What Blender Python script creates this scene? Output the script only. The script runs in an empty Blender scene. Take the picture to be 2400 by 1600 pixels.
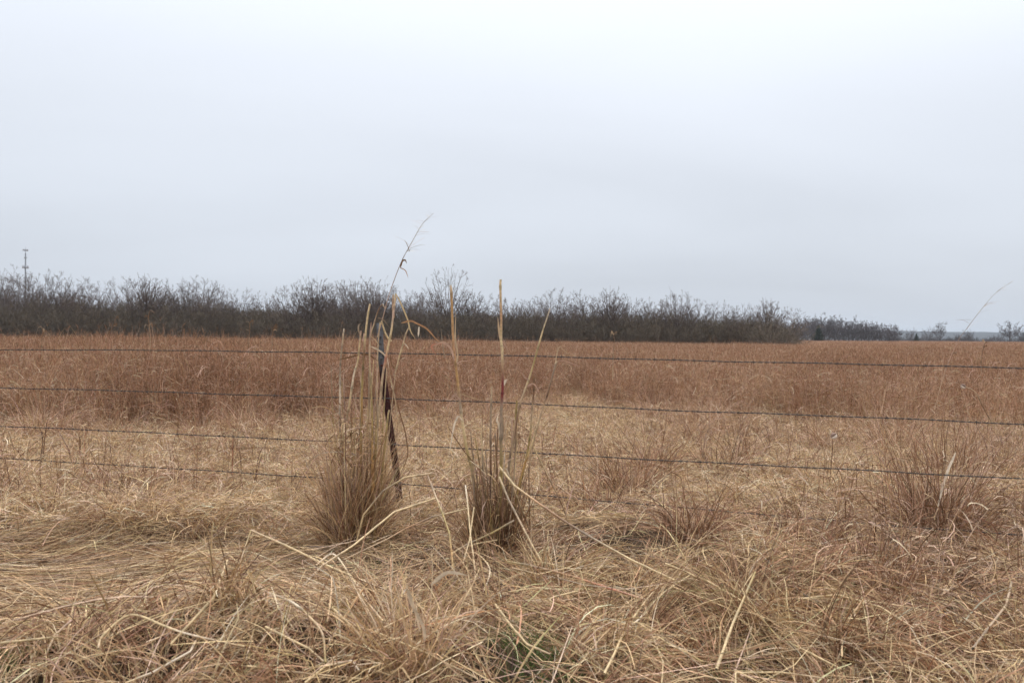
import bpy, math, random
import numpy as np
from mathutils import Matrix, Vector

# ------------------------------------------------------------------ camera
F_PX = 1867.0                       # focal length in pixels of the 2400 px wide picture (28 mm)
CAM_Z = 1.40
HORIZON_Y = 789.5
ROLL = 0.0079
PITCH = math.atan((800 - HORIZON_Y) / F_PX)
S = bpy.context.scene
C = S.collection
fwd = np.array([0, math.cos(PITCH), -math.sin(PITCH)])
up0 = np.array([0, math.sin(PITCH), math.cos(PITCH)])
rt0 = np.array([1.0, 0, 0])
cam_r = rt0 * math.cos(ROLL) + up0 * math.sin(ROLL)
cam_u = up0 * math.cos(ROLL) - rt0 * math.sin(ROLL)
cam_pos = np.array([0, 0, CAM_Z])
cd = bpy.data.cameras.new('camera')
cd.sensor_width = 36.0; cd.lens = F_PX / 2400 * 36.0
cd.clip_start = 0.05; cd.clip_end = 20000
cd.dof.use_dof = True; cd.dof.focus_distance = 10.0; cd.dof.aperture_fstop = 5.0
cam = bpy.data.objects.new('camera', cd); C.objects.link(cam)
cam.matrix_world = Matrix(((cam_r[0], cam_u[0], -fwd[0], 0), (cam_r[1], cam_u[1], -fwd[1], 0),
                           (cam_r[2], cam_u[2], -fwd[2], CAM_Z), (0, 0, 0, 1)))
S.camera = cam

# ------------------------------------------------------------------ sky and sun
SUN_EL, SUN_AZ = math.radians(58), math.radians(20)     # behind the clouds, ahead and to the right
w = bpy.data.worlds.new('World'); S.world = w; w.use_nodes = True
nt = w.node_tree; N = nt.nodes; L = nt.links; N.clear()
out = N.new('ShaderNodeOutputWorld'); bg = N.new('ShaderNodeBackground'); bg.inputs['Strength'].default_value = 0.1
sky = N.new('ShaderNodeTexSky'); sky.sky_type = 'NISHITA'; sky.sun_disc = False
sky.sun_elevation = SUN_EL; sky.sun_rotation = SUN_AZ; sky.dust_density = 4
tc = N.new('ShaderNodeTexCoord'); sep = N.new('ShaderNodeSeparateXYZ'); L.new(tc.outputs['Generated'], sep.inputs[0])
# cloud deck: look up a noise on a plane far overhead so that clouds flatten towards the horizon
def wm(op, a, b=None):
    n = N.new('ShaderNodeMath'); n.operation = op
    for i, v in enumerate((a, b)):
        if v is None: continue
        if isinstance(v, (int, float)): n.inputs[i].default_value = v
        else: L.new(v, n.inputs[i])
    return n.outputs[0]
zc = wm('MAXIMUM', sep.outputs['Z'], 0.0); zd = wm('ADD', zc, 0.16)
cx = wm('DIVIDE', sep.outputs['X'], zd); cy = wm('DIVIDE', sep.outputs['Y'], zd)
comb = N.new('ShaderNodeCombineXYZ'); L.new(cx, comb.inputs[0]); L.new(cy, comb.inputs[1])
no = N.new('ShaderNodeTexNoise'); no.inputs['Scale'].default_value = 0.62; no.inputs['Detail'].default_value = 4
no.inputs['Roughness'].default_value = 0.42; no.inputs['Distortion'].default_value = 0.35
mp = N.new('ShaderNodeMapping'); mp.inputs['Scale'].default_value = (0.75, 1.25, 1); mp.inputs['Location'].default_value = (3.1, 0.4, 0)
L.new(comb.outputs[0], mp.inputs[0]); L.new(mp.outputs[0], no.inputs['Vector'])
# overcast luminance rises from horizon to zenith (CIE overcast sky), modulated by the clouds
lum = wm('ADD', wm('MULTIPLY', wm("POWER", zc, 1.55), 12.5), 6.8)
cl = wm('ADD', wm('MULTIPLY', no.outputs['Fac'], 0.30), 0.86)
lum = wm('MULTIPLY', lum, cl)
ramp = N.new('ShaderNodeMix'); ramp.data_type = 'RGBA'
ramp.inputs[6].default_value = (0.93, 1.0, 1.11, 1); ramp.inputs[7].default_value = (0.97, 1.0, 1.06, 1)
L.new(zc, ramp.inputs[0])
mul = N.new('ShaderNodeVectorMath'); mul.operation = 'SCALE'
L.new(ramp.outputs[2], mul.inputs[0]); L.new(lum, mul.inputs['Scale'])
mix = N.new('ShaderNodeMix'); mix.data_type = 'RGBA'; mix.inputs[0].default_value = 0.94
L.new(sky.outputs[0], mix.inputs[6]); L.new(mul.outputs[0], mix.inputs[7])
L.new(mix.outputs[2], bg.inputs['Color']); L.new(bg.outputs[0], out.inputs[0])
sd = bpy.data.lights.new('sun', 'SUN'); sd.energy = 1.5; sd.angle = math.radians(28); sd.color = (1, 0.96, 0.9)
sun = bpy.data.objects.new('sun', sd); C.objects.link(sun)
sv = Vector((math.sin(SUN_AZ) * math.cos(SUN_EL), math.cos(SUN_AZ) * math.cos(SUN_EL), math.sin(SUN_EL)))
sun.rotation_euler = sv.to_track_quat('Z', 'Y').to_euler()
S.view_settings.view_transform = 'Standard'; S.view_settings.look = 'None'
S.view_settings.exposure = 0.08; S.view_settings.gamma = 1.0
S.render.engine = 'CYCLES'
S.cycles.max_bounces = 6; S.cycles.diffuse_bounces = 2; S.cycles.transmission_bounces = 4
S.cycles.glossy_bounces = 1; S.cycles.volume_bounces = 0; S.cycles.use_denoising = True; S.cycles.denoiser = 'OPENIMAGEDENOISE'; S.cycles.denoising_input_passes = 'RGB_ALBEDO_NORMAL'; S.cycles.denoising_prefilter = 'ACCURATE'
S.cycles.sample_clamp_indirect = 4

rng = np.random.default_rng(7)
random.seed(7)

# ------------------------------------------------------------------ pixel helpers (2400 x 1600)
def ray(x, y):
    d = fwd + cam_r * ((x - 1200) / F_PX) - cam_u * ((y - 800) / F_PX)
    return d / d[1]                                     # per metre of ground distance ahead
def at(x, y, dist):
    return cam_pos + ray(x, y) * dist
def hor(x):
    return HORIZON_Y + ROLL * (x - 1200)

# ------------------------------------------------------------------ thatch height field
# (x, y, rx, ry, height) of the heaps of fallen straw in the foreground
HEAPS = [(-2.35, 5.5, 0.8, 0.45, 0.17), (-1.15, 3.1, 1.0, 0.38, 0.24), (1.25, 4.05, 0.42, 0.35, 0.20), (3.0, 6.0, 0.7, 0.5, 0.24),
         (0.75, 5.0, 0.6, 0.45, 0.13), (2.4, 4.4, 0.8, 0.5, 0.10),
         (-0.15, 3.15, 0.5, 0.3, 0.14), (1.9, 5.1, 0.6, 0.4, 0.10), (-3.9, 6.3, 0.8, 0.6, 0.12), (1.6, 2.9, 0.7, 0.35, 0.07)]
def zt(x, y):
    z = 0.05 + 0.025 * np.sin(1.7 * x + 0.6) * np.sin(1.3 * y + 1.1) + 0.018 * np.sin(4.1 * x + 2 * y) + 0.012 * np.sin(7.3 * y - 3 * x)
    for cx_, cy_, rx, ry, h in HEAPS:
        z = z + h * np.exp(-((x - cx_) / rx) ** 2 - ((y - cy_) / ry) ** 2)
    return z
def on_thatch(x, y, off=0.04):
    r = ray(x, y); d = 4.0
    for _ in range(12):
        z = zt(r[0] * d, d) + off
        d = min(max((z - CAM_Z) / r[2] * 0.6 + d * 0.4, 1.5), 30)
    return d

# ------------------------------------------------------------------ mesh helpers
def norm(v):
    return v / np.maximum(np.linalg.norm(v, axis=-1, keepdims=True), 1e-9)
def tangents(P):
    T = np.empty_like(P)
    T[:, 1:-1] = P[:, 2:] - P[:, :-2]; T[:, 0] = P[:, 1] - P[:, 0]; T[:, -1] = P[:, -1] - P[:, -2]
    return norm(T)
def ribbons(P, Wd, col, side=None):
    """P (n,k,3) centre lines, Wd (n,k) widths, col (n,3) or (n,k,3) -> verts, quads, colours"""
    n, k, _ = P.shape
    T = tangents(P)
    if side is None: side = rng.normal(size=(n, 3))
    sd_ = norm(np.cross(T, side[:, None, :]))
    h = (Wd / 2)[..., None] * sd_
    V = np.stack([P - h, P + h], 2).reshape(-1, 3)
    b = (np.arange(n)[:, None] * k + np.arange(k - 1)[None]) * 2
    Q = np.stack([b, b + 1, b + 3, b + 2], -1).reshape(-1, 4)
    if col.ndim == 2: col = np.repeat(col[:, None], k, 1)
    return V, Q, np.repeat(col.reshape(-1, 3), 2, 0)
def tubes(P, R, col, ns=4, cap=True):
    n, k, _ = P.shape
    T = tangents(P)
    ref = np.where(np.abs(T[:, :1, 2:]) > 0.8, np.array([1.0, 0, 0]), np.array([0, 0, 1.0]))
    A = norm(np.cross(T, np.broadcast_to(ref, T.shape))); B = np.cross(T, A)
    a = np.arange(ns) / ns * 2 * np.pi
    V = P[:, :, None] + R[..., None, None] * (A[:, :, None] * np.cos(a)[:, None] + B[:, :, None] * np.sin(a)[:, None])
    base = (np.arange(n)[:, None, None] * k + np.arange(k - 1)[None, :, None]) * ns
    i = np.arange(ns)[None, None]; j = (i + 1) % ns
    Q = np.stack([base + i, base + j, base + ns + j, base + ns + i], -1).reshape(-1, 4)
    if col.ndim == 2: col = np.repeat(col[:, None], k, 1)
    cols = np.repeat(col.reshape(-1, 3), ns, 0)
    V = V.reshape(-1, 3)
    if cap and ns == 4:
        e = (np.arange(n) * k + k - 1) * ns
        Q = np.concatenate([Q, np.stack([e, e + 1, e + 2, e + 3], -1)])
        s0 = np.arange(n) * k * ns
        Q = np.concatenate([Q, np.stack([s0 + 3, s0 + 2, s0 + 1, s0], -1)])
    return V, Q, cols
def join(parts):
    Vs, Qs, Cs, o = [], [], [], 0
    for V, Q, c in parts:
        Vs.append(V); Qs.append(Q + o); Cs.append(c); o += len(V)
    return np.concatenate(Vs), np.concatenate(Qs), np.concatenate(Cs)
def mesh(name, VQC, mat, smooth=False):
    V, Q, c = VQC
    m = bpy.data.meshes.new(name)
    m.vertices.add(len(V)); m.vertices.foreach_set('co', np.ascontiguousarray(V, np.float32).ravel())
    m.loops.add(Q.size); m.loops.foreach_set('vertex_index', np.ascontiguousarray(Q, np.int32).ravel())
    m.polygons.add(len(Q)); m.polygons.foreach_set('loop_start', np.arange(0, Q.size, Q.shape[1], dtype=np.int32))
    if smooth: m.polygons.foreach_set('use_smooth', np.ones(len(Q), bool))
    if c is not None:
        at_ = m.attributes.new('tint', 'FLOAT_COLOR', 'POINT')
        at_.data.foreach_set('color', np.concatenate([c, np.ones((len(c), 1))], 1).astype(np.float32).ravel())
    m.update(calc_edges=True)
    m.materials.append(mat)
    return m
def obj(name, me, parent=None, loc=(0, 0, 0), link=True):
    o = bpy.data.objects.new(name, me)
    o.location = loc
    if link: C.objects.link(o)
    if parent: o.parent = parent
    return o
def tag(o, label=None, cat=None, group=None, kind=None):
    if label: o['label'] = label
    if cat: o['category'] = cat
    if group: o['group'] = group
    if kind: o['kind'] = kind
    return o
def thing(name, label, cat, loc=(0, 0, 0), group=None):
    return tag(obj(name, None, None, tuple(float(v) for v in loc)), label, cat, group)
def part(name, VQC, mat, root, smooth=True, kind=None, label=None):
    """mesh given in world coordinates, stored relative to its thing's base"""
    V, Q, c = VQC
    me = mesh(name, (V - np.array(root_loc(root)), Q, c), mat, smooth)
    return tag(obj(name, me, root), label, kind=kind)
def root_loc(o):
    p = np.zeros(3)
    while o is not None:
        p += np.array(o.location); o = o.parent
    return p

# ------------------------------------------------------------------ materials
def pbr(name, rough=0.7, translucent=0.0, vary=0.25, patch=None, spec=0.3, noise_scale=30.0):
    """plant material: per-piece colour from the mesh, broken up by fine mottling; patch = (colour, world scale, amount)"""
    m = bpy.data.materials.new(name); m.use_nodes = True
    t = m.node_tree; t.nodes.clear(); n = t.nodes.new; l = t.links.new
    o = n('ShaderNodeOutputMaterial'); p = n('ShaderNodeBsdfPrincipled')
    p.inputs['Roughness'].default_value = rough; p.inputs['Specular IOR Level'].default_value = spec
    a = n('ShaderNodeAttribute'); a.attribute_name = 'tint'
    g = n('ShaderNodeNewGeometry')
    nz = n('ShaderNodeTexNoise'); nz.inputs['Scale'].default_value = noise_scale; nz.inputs['Detail'].default_value = 2
    l(g.outputs['Position'], nz.inputs['Vector'])
    mr = n('ShaderNodeMapRange'); mr.inputs['From Min'].default_value = 0.3; mr.inputs['From Max'].default_value = 0.7
    mr.inputs['To Min'].default_value = 1 - vary; mr.inputs['To Max'].default_value = 1 + vary
    l(nz.outputs['Fac'], mr.inputs['Value'])
    v = n('ShaderNodeVectorMath'); v.operation = 'SCALE'; l(a.outputs['Color'], v.inputs[0]); l(mr.outputs[0], v.inputs['Scale'])
    col = v.outputs[0]
    if patch:
        pn = n('ShaderNodeTexNoise'); pn.inputs['Scale'].default_value = patch[1]; pn.inputs['Detail'].default_value = 3
        l(g.outputs['Position'], pn.inputs['Vector'])
        pr = n('ShaderNodeMapRange'); pr.inputs['From Min'].default_value = 0.46; pr.inputs['From Max'].default_value = 0.66
        pr.inputs['To Max'].default_value = patch[2]
        l(pn.outputs['Fac'], pr.inputs['Value'])
        mx = n('ShaderNodeMix'); mx.data_type = 'RGBA'; mx.blend_type = 'MULTIPLY'
        mx.inputs[7].default_value = (*patch[0], 1); l(pr.outputs[0], mx.inputs[0]); l(col, mx.inputs[6])
        col = mx.outputs[2]
    l(col, p.inputs['Base Color'])
    if translucent:
        tr = n('ShaderNodeBsdfTranslucent'); l(col, tr.inputs['Color'])
        ms = n('ShaderNodeMixShader'); ms.inputs[0].default_value = translucent
        l(p.outputs[0], ms.inputs[1]); l(tr.outputs[0], ms.inputs[2]); l(ms.outputs[0], o.inputs[0])
    else:
        l(p.outputs[0], o.inputs[0])
    return m
M_THATCH = pbr('dry_thatch', 0.65, 0.04, 0.28)
M_TALL = pbr('tall_dry_grass', 0.7, 0.25, 0.2, ((0.80, 0.75, 0.72), 0.3, 0.9))
M_CANE = pbr('dry_cane', 0.45, 0.0, 0.22, spec=0.4, noise_scale=60)
M_LEAF = pbr('dry_leaf', 0.6, 0.10, 0.22)
M_BARK = pbr('bark', 0.9, 0, 0.25, noise_scale=3)
M_TWIG = pbr('twigs', 0.9, 0, 0.25, noise_scale=0.6)
M_GREEN = pbr('green_grass', 0.5, 0.3, 0.2)
M_METAL = pbr('weathered_metal', 0.55, 0, 0.3, noise_scale=90)

def ground_material():
    m = bpy.data.materials.new('field_soil'); m.use_nodes = True
    t = m.node_tree; p = t.nodes['Principled BSDF']; n = t.nodes.new; l = t.links.new
    p.inputs['Roughness'].default_value = 0.95; p.inputs['Specular IOR Level'].default_value = 0.1
    g = n('ShaderNodeNewGeometry')
    n1 = n('ShaderNodeTexNoise'); n1.inputs['Scale'].default_value = 14; n1.inputs['Detail'].default_value = 8; l(g.outputs['Position'], n1.inputs['Vector'])
    r1 = n('ShaderNodeValToRGB'); r1.color_ramp.elements[0].position = 0.35; r1.color_ramp.elements[1].position = 0.7
    r1.color_ramp.elements[0].color = (0.03, 0.02, 0.013, 1); r1.color_ramp.elements[1].color = (0.11, 0.073, 0.045, 1)
    l(n1.outputs['Fac'], r1.inputs[0])
    n2 = n('ShaderNodeTexNoise'); n2.inputs['Scale'].default_value = 0.05; n2.inputs['Detail'].default_value = 6; l(g.outputs['Position'], n2.inputs['Vector'])
    r2 = n('ShaderNodeValToRGB'); r2.color_ramp.elements[0].position = 0.3; r2.color_ramp.elements[1].position = 0.75
    r2.color_ramp.elements[0].color = (0.20, 0.115, 0.07, 1); r2.color_ramp.elements[1].color = (0.27, 0.18, 0.115, 1)
    l(n2.outputs['Fac'], r2.inputs[0])
    sx = n('ShaderNodeSeparateXYZ'); l(g.outputs['Position'], sx.inputs[0])
    mr = n('ShaderNodeMapRange'); mr.inputs['From Min'].default_value = 30; mr.inputs['From Max'].default_value = 90
    l(sx.outputs['Y'], mr.inputs['Value'])
    mx = n('ShaderNodeMix'); mx.data_type = 'RGBA'; l(mr.outputs[0], mx.inputs[0]); l(r1.outputs[0], mx.inputs[6]); l(r2.outputs[0], mx.inputs[7])
    l(mx.outputs[2], p.inputs['Base Color'])
    bp = n('ShaderNodeBump'); bp.inputs['Strength'].default_value = 0.6; bp.inputs['Distance'].default_value = 0.02
    l(n1.outputs['Fac'], bp.inputs['Height']); l(bp.outputs[0], p.inputs['Normal'])
    return m
M_GROUND = ground_material()

# ------------------------------------------------------------------ ground and hills
def grid(xs, ys, zf):
    X, Y = np.meshgrid(xs, ys); Z = zf(X, Y)
    V = np.stack([X, Y, Z], -1).reshape(-1, 3); nx = len(xs)
    i = (np.arange(len(ys) - 1)[:, None] * nx + np.arange(nx - 1)[None]).ravel()
    return V, np.stack([i, i + 1, i + 1 + nx, i + nx], -1), None
near = np.arange(-9, 9.01, 0.12)
xs = np.concatenate([[-6000, -2500, -900, -400, -200, -100, -60, -30, -16, -12], near, [12, 16, 30, 60, 100, 200, 400, 900, 2500, 6000]])
ys = np.concatenate([[-600, -200, -60, -20, -8, -3, -1], np.arange(0.2, 15, 0.12), [17, 22, 30, 45, 70, 110, 200, 400, 800, 1500, 3000, 6000]])
def ground_z(X, Y):
    far = np.clip((np.hypot(X, Y - 5) - 6) / 6, 0, 1)
    return (zt(X, Y) - 0.045) * (1 - far) + (-0.02) * far
g = obj('ground', mesh('ground', grid(xs, ys, ground_z), M_GROUND, True)); tag(g, kind='structure')

# wooded ridge far beyond the field, bumpy with tree crowns
def hill_ridge():
    n = 900
    x = np.linspace(-300, 5200, n); rows = 16
    prof = 12 + 17 * np.exp(-((x - 900) / 420) ** 2) + 7 * np.exp(-((x - 1700) / 500) ** 2) + 9 * np.exp(-((x - 300) / 300) ** 2) + 8 * np.exp(-((x - 2600) / 700) ** 2)
    V = []
    for r in range(rows):
        t = r / (rows - 1)
        y = 2300 + 700 * t + 60 * np.sin(x / 300)
        z = prof * np.sin(t * math.pi * 0.5) ** 0.6 * 1.55 - 1 + (rng.normal(size=n) * 1.1 if r else 0)
        V.append(np.stack([x, y, z], -1))
    V = np.concatenate(V)
    i = (np.arange(rows - 1)[:, None] * n + np.arange(n - 1)[None]).ravel()
    m = bpy.data.materials.new('far_woodland'); m.use_nodes = True
    p = m.node_tree.nodes['Principled BSDF']; p.inputs['Roughness'].default_value = 1.0; p.inputs['Specular IOR Level'].default_value = 0
    nz = m.node_tree.nodes.new('ShaderNodeTexNoise'); nz.inputs['Scale'].default_value = 0.05
    gg = m.node_tree.nodes.new('ShaderNodeNewGeometry'); m.node_tree.links.new(gg.outputs['Position'], nz.inputs['Vector'])
    r_ = m.node_tree.nodes.new('ShaderNodeValToRGB'); r_.color_ramp.elements[0].color = (0.035, 0.04, 0.04, 1); r_.color_ramp.elements[1].color = (0.08, 0.075, 0.07, 1)
    m.node_tree.links.new(nz.outputs['Fac'], r_.inputs[0]); m.node_tree.links.new(r_.outputs[0], p.inputs['Base Color'])
    return mesh('hills', (V, np.stack([i, i + 1, i + 1 + n, i + n], -1), None), m)
tag(obj('hills', hill_ridge()), kind='structure')

# ------------------------------------------------------------------ colours of dry grass
STRAW = np.array([0.68, 0.48, 0.26]); TAN = np.array([0.51, 0.33, 0.178]); BROWN = np.array([0.23, 0.12, 0.062])
RUST = np.array([0.43, 0.235, 0.135]); GREY = np.array([0.36, 0.255, 0.175]); PALE = np.array([0.74, 0.57, 0.385]); PINK = np.array([0.64, 0.425, 0.305])
OLIVE = np.array([0.33, 0.26, 0.12]); DARK = np.array([0.15, 0.085, 0.05])
def palette(n, names, weights, jit=0.14):
    P_ = np.array(names)[rng.choice(len(names), n, p=np.array(weights) / sum(weights))]
    return np.clip(P_ * (1 + rng.normal(size=(n, 1)) * jit) * (1 + rng.normal(size=(n, 3)) * 0.03), 0.02, 0.85)

# ------------------------------------------------------------------ geometry-node scatter (for grass nobody could count)
def scatter(name, pts, rot, scl, idx, sources, mat):
    col_ = bpy.data.collections.new(name + '_source')
    for i, me in enumerate(sources):
        col_.objects.link(bpy.data.objects.new('%s_%02d' % (name, i), me))
    m = bpy.data.meshes.new(name)
    m.vertices.add(len(pts)); m.vertices.foreach_set('co', pts.astype(np.float32).ravel())
    for nm, ty, arr in (('rot', 'FLOAT_VECTOR', rot), ('scl', 'FLOAT_VECTOR', scl)):
        m.attributes.new(nm, ty, 'POINT').data.foreach_set('vector', arr.astype(np.float32).ravel())
    m.attributes.new('idx', 'INT', 'POINT').data.foreach_set('value', idx.astype(np.int32))
    m.materials.append(mat)
    o = obj(name, m)
    ng = bpy.data.node_groups.new(name + '_nodes', 'GeometryNodeTree')
    ng.interface.new_socket('Geometry', in_out='INPUT', socket_type='NodeSocketGeometry')
    ng.interface.new_socket('Geometry', in_out='OUTPUT', socket_type='NodeSocketGeometry')
    n = ng.nodes.new; l = ng.links.new
    gi = n('NodeGroupInput'); go = n('NodeGroupOutput'); ip = n('GeometryNodeInstanceOnPoints')
    ci = n('GeometryNodeCollectionInfo'); ci.inputs['Collection'].default_value = col_
    ci.inputs['Separate Children'].default_value = True; ci.inputs['Reset Children'].default_value = True
    ip.inputs['Pick Instance'].default_value = True
    for nm, ty, sock in (('rot', 'FLOAT_VECTOR', 'Rotation'), ('scl', 'FLOAT_VECTOR', 'Scale'), ('idx', 'INT', 'Instance Index')):
        na = n('GeometryNodeInputNamedAttribute'); na.data_type = ty; na.inputs['Name'].default_value = nm
        l(na.outputs['Attribute'], ip.inputs[sock])
    l(gi.outputs[0], ip.inputs['Points']); l(ci.outputs[0], ip.inputs['Instance']); l(ip.outputs[0], go.inputs[0])
    o.modifiers.new('scatter', 'NODES').node_group = ng
    return tag(o, kind='stuff')

def curve_blades(n, base, az, elev, length, k, bend, wob=0.0, bend_az=None):
    """blades from base, start direction (azimuth, elevation), curling by `bend` radians of elevation over their length"""
    t = np.linspace(0, 1, k)[None]
    e = elev[:, None] - bend[:, None] * t ** 1.3
    a = az[:, None] + rng.normal(size=(n, 1)) * wob * t + np.cumsum(rng.normal(size=(n, k)) * wob * 0.35, 1)
    D = np.stack([np.cos(a) * np.cos(e), np.sin(a) * np.cos(e), np.sin(e)], -1)
    P = np.cumsum(D * (length / (k - 1))[:, None, None], 1)
    return base[:, None] + P - P[:, :1]
def taper(n, k, wid, tip=0.25):
    t = np.linspace(0, 1, k)[None]
    return wid[:, None] * (1 - (1 - tip) * t ** 2) * np.ones((n, k))

# ------------------------------------------------------------------ tall rust-coloured prairie grass
def tall_clump(seed, n=72, rad=0.33):
    wt = ((5, 3, 3, 2), (2.4, 1.2, 4, 5), (6, 5, 1.5, 1))[seed // 3]; wl = ((4, 4.5, 3, 2, 1.8), (1.6, 3.5, 6, 0.8, 3.6), (5, 3, 1.6, 4, 1))[seed // 3]
    parts = []
    r = rad * np.sqrt(rng.random(n)); th = rng.random(n) * 6.283
    base = np.stack([r * np.cos(th), r * np.sin(th), np.zeros(n)], -1)
    Ls = rng.uniform(0.62, 1.02, n); Ls[:max(4, n // 12)] *= 1.2
    el = np.radians(rng.normal(84, 6, n)); az = rng.random(n) * 6.283
    P = curve_blades(n, base, az, el, Ls, 5, rng.uniform(0, 0.45, n), 0.2)
    parts.append(ribbons(P, taper(n, 5, rng.uniform(0.003, 0.0055, n), 0.5), palette(n, [RUST, BROWN, PINK, TAN], wt)))
    m = n * 3                                   # curled leaves along the stems
    s = rng.integers(0, n, m); q = rng.uniform(0.15, 0.92, m)
    i = np.minimum((q * 4).astype(int), 3); f = (q * 4 - i)[:, None]
    b = P[s, i] * (1 - f) + P[s, i + 1] * f
    Pl = curve_blades(m, b, rng.random(m) * 6.283, np.radians(rng.uniform(5, 75, m)), rng.uniform(0.07, 0.30, m), 6, rng.uniform(0.2, 3.0, m), 0.8)
    parts.append(ribbons(Pl, taper(m, 6, rng.uniform(0.003, 0.0075, m), 0.2), palette(m, [RUST, PINK, TAN, BROWN, PALE], wl, 0.25)))
    h = n // 3                                  # three-fingered seed heads
    s = rng.integers(0, n, h)
    for j in range(3):
        Ph = curve_blades(h, P[s, 4], rng.random(h) * 6.283, np.radians(rng.uniform(45, 85, h)), rng.uniform(0.04, 0.1, h), 3, rng.uniform(0, .8, h))
        parts.append(ribbons(Ph, taper(h, 3, np.full(h, 0.005), 0.5), palette(h, [RUST, BROWN, DARK], [4, 3, 1])))
    return mesh('tall_grass_source', join(parts), M_TALL)
TALL = [tall_clump(i) for i in range(9)]
BASE_LINE = [(-14, 12.0), (-6, 11.2), (-4.5, 11.0), (-2.5, 11.8), (-1.5, 12.6), (-0.6, 13.6), (0.3, 15.5), (1.3, 16), (2.2, 14), (3.2, 12.2), (4.5, 11.3), (6, 11.2), (8, 11.2), (14, 10.5)]
def near_edge(x):
    return np.interp(x, [p[0] for p in BASE_LINE], [p[1] for p in BASE_LINE])
# the wood's front edge: distance ahead as a function of x
WOOD = [(-140, 112), (-75, 106), (-40, 104), (0, 100), (20, 95), (33, 89)]
def wood_edge(x):
    return np.interp(x, [p[0] for p in WOOD], [p[1] for p in WOOD])
def grass_h(x, y):
    a = x / np.maximum(y, 1)                                   # taller on the left near part, lower towards the open field on the right
    h = np.interp(a, [-0.7, -0.2, 0.0, 0.15, 0.7], [1.22, 1.2, 1.1, 1.0, 0.96])
    far = np.clip((y - 25) / 60, 0, 1)
    return h * (1 - far) + 0.92 * far
def tall_points():
    P_, Sx, Sz = [], [], []
    for y0, y1, sp, sc in ((10, 26, 0.30, 1.0), (26, 55, 0.50, 1.35), (55, 125, 0.9, 2.0)):
        xm = y1 * 0.72 + 4
        nx, ny = int(2 * xm / sp), int((y1 - y0) / sp)
        X, Y = np.meshgrid((np.arange(nx) + 0.5) * sp - xm, (np.arange(ny) + 0.5) * sp + y0)
        X = (X + rng.uniform(-.6, .6, X.shape) * sp).ravel(); Y = (Y + rng.uniform(-.6, .6, Y.shape) * sp).ravel()
        k = (np.abs(X) < Y * 0.72 + 3) & (Y > near_edge(X) + rng.normal(size=len(X)) * 0.45)
        k &= ~((X < 34) & (Y > wood_edge(X) + 3))
        d_in = Y - near_edge(X)
        k &= rng.random(len(X)) < np.where(X < -1.5, np.clip(0.4 + d_in * 0.5, 0, 1), np.clip(0.08 + d_in * 0.17, 0, 1))
        X, Y, d_in = X[k], Y[k], d_in[k]
        hh = grass_h(X, Y) * rng.uniform(0.78, 1.12, len(X)) * np.clip(0.72 + d_in * 0.28, 0.6, 1)
        hh *= 1 + 0.10 * np.sin(X * 0.9 + 1.3 * np.sin(Y * 0.5)) * np.sin(Y * 0.7 + X * 0.2)
        P_.append(np.stack([X, Y, np.full(len(X), -0.02)], -1)); Sx.append(np.full(len(X), sc)); Sz.append(hh)
    # open field running on to the far trees, right of the wood
    sp = 1.9; n = 15000
    Y = np.sqrt(rng.uniform(100 ** 2, 420 ** 2, n)); a = rng.uniform(0.30, 0.78, n); X = a * Y
    k = (X > 34) | (Y < 90)
    P_.append(np.stack([X[k], Y[k], np.full(k.sum(), -0.02)], -1)); Sx.append(np.full(k.sum(), 4.0)); Sz.append(rng.uniform(0.8, 1.05, k.sum()))
    P_, Sx, Sz = np.concatenate(P_), np.concatenate(Sx), np.concatenate(Sz)
    n = len(P_)
    rot = np.stack([rng.normal(size=n) * 0.05, rng.normal(size=n) * 0.05, rng.random(n) * 6.283], -1)
    u = np.sin(P_[:, 0] * 0.55 + 1.9 * np.sin(P_[:, 1] * 0.23)) + np.sin(P_[:, 1] * 0.31 + 1.4 * np.sin(P_[:, 0] * 0.41 + 2)) + 0.5 * np.sin(P_[:, 0] * 1.7 + P_[:, 1] * 0.9) + rng.normal(size=n) * 0.55
    grp = np.where(u > 0.85, 1, np.where(u < -0.75, 2, 0))
    return P_, rot, np.stack([Sx, Sx, Sz * np.where(grp == 1, 0.86, 1.0)], -1), grp * 3 + rng.integers(0, 3, n)
p_, r_, s_, i_ = tall_points()
scatter('tall_grass', p_, r_, s_, i_, TALL, M_TALL)

# ------------------------------------------------------------------ matted short grass between fence and field
def mat_patch(seed, n=620, size=1.0):
    base = np.stack([rng.uniform(-size / 2, size / 2, n), rng.uniform(-size / 2, size / 2, n), np.abs(rng.normal(size=n)) * 0.025], -1)
    P = curve_blades(n, base, rng.random(n) * 6.283, np.radians(np.abs(rng.normal(22, 22, n))), rng.uniform(0.07, 0.26, n), 5, rng.uniform(0.1, 2.2, n), 0.55)
    P[:, :, 2] = np.maximum(P[:, :, 2], 0.003 + rng.random((n, 1)) * 0.03)
    return mesh('matted_grass_source', ribbons(P, taper(n, 5, rng.uniform(0.0025, 0.005, n), 0.3),
                palette(n, [TAN, STRAW, PALE, PINK, GREY, BROWN], [4, 5, 3, 1.5, 0.8, 0.8], 0.2)), M_THATCH)
MAT = [mat_patch(i) for i in range(7)]
sp = 0.36
X, Y = np.meshgrid(np.arange(-13, 13, sp), np.arange(5.6, 24, sp))
X = (X + rng.uniform(-.5, .5, X.shape) * sp).ravel(); Y = (Y + rng.uniform(-.5, .5, Y.shape) * sp).ravel()
k = (np.abs(X) < Y * 0.72 + 1.2) & (Y < near_edge(X) + np.where(X < -1.5, 1.2, 7))
X, Y = X[k], Y[k]; n = len(X)
hz = 0.75 + 0.55 * (np.sin(X * 2.1 + np.sin(Y * 1.7) * 2) * np.sin(Y * 2.4 + X * 0.6) * 0.5 + 0.5)
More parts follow.
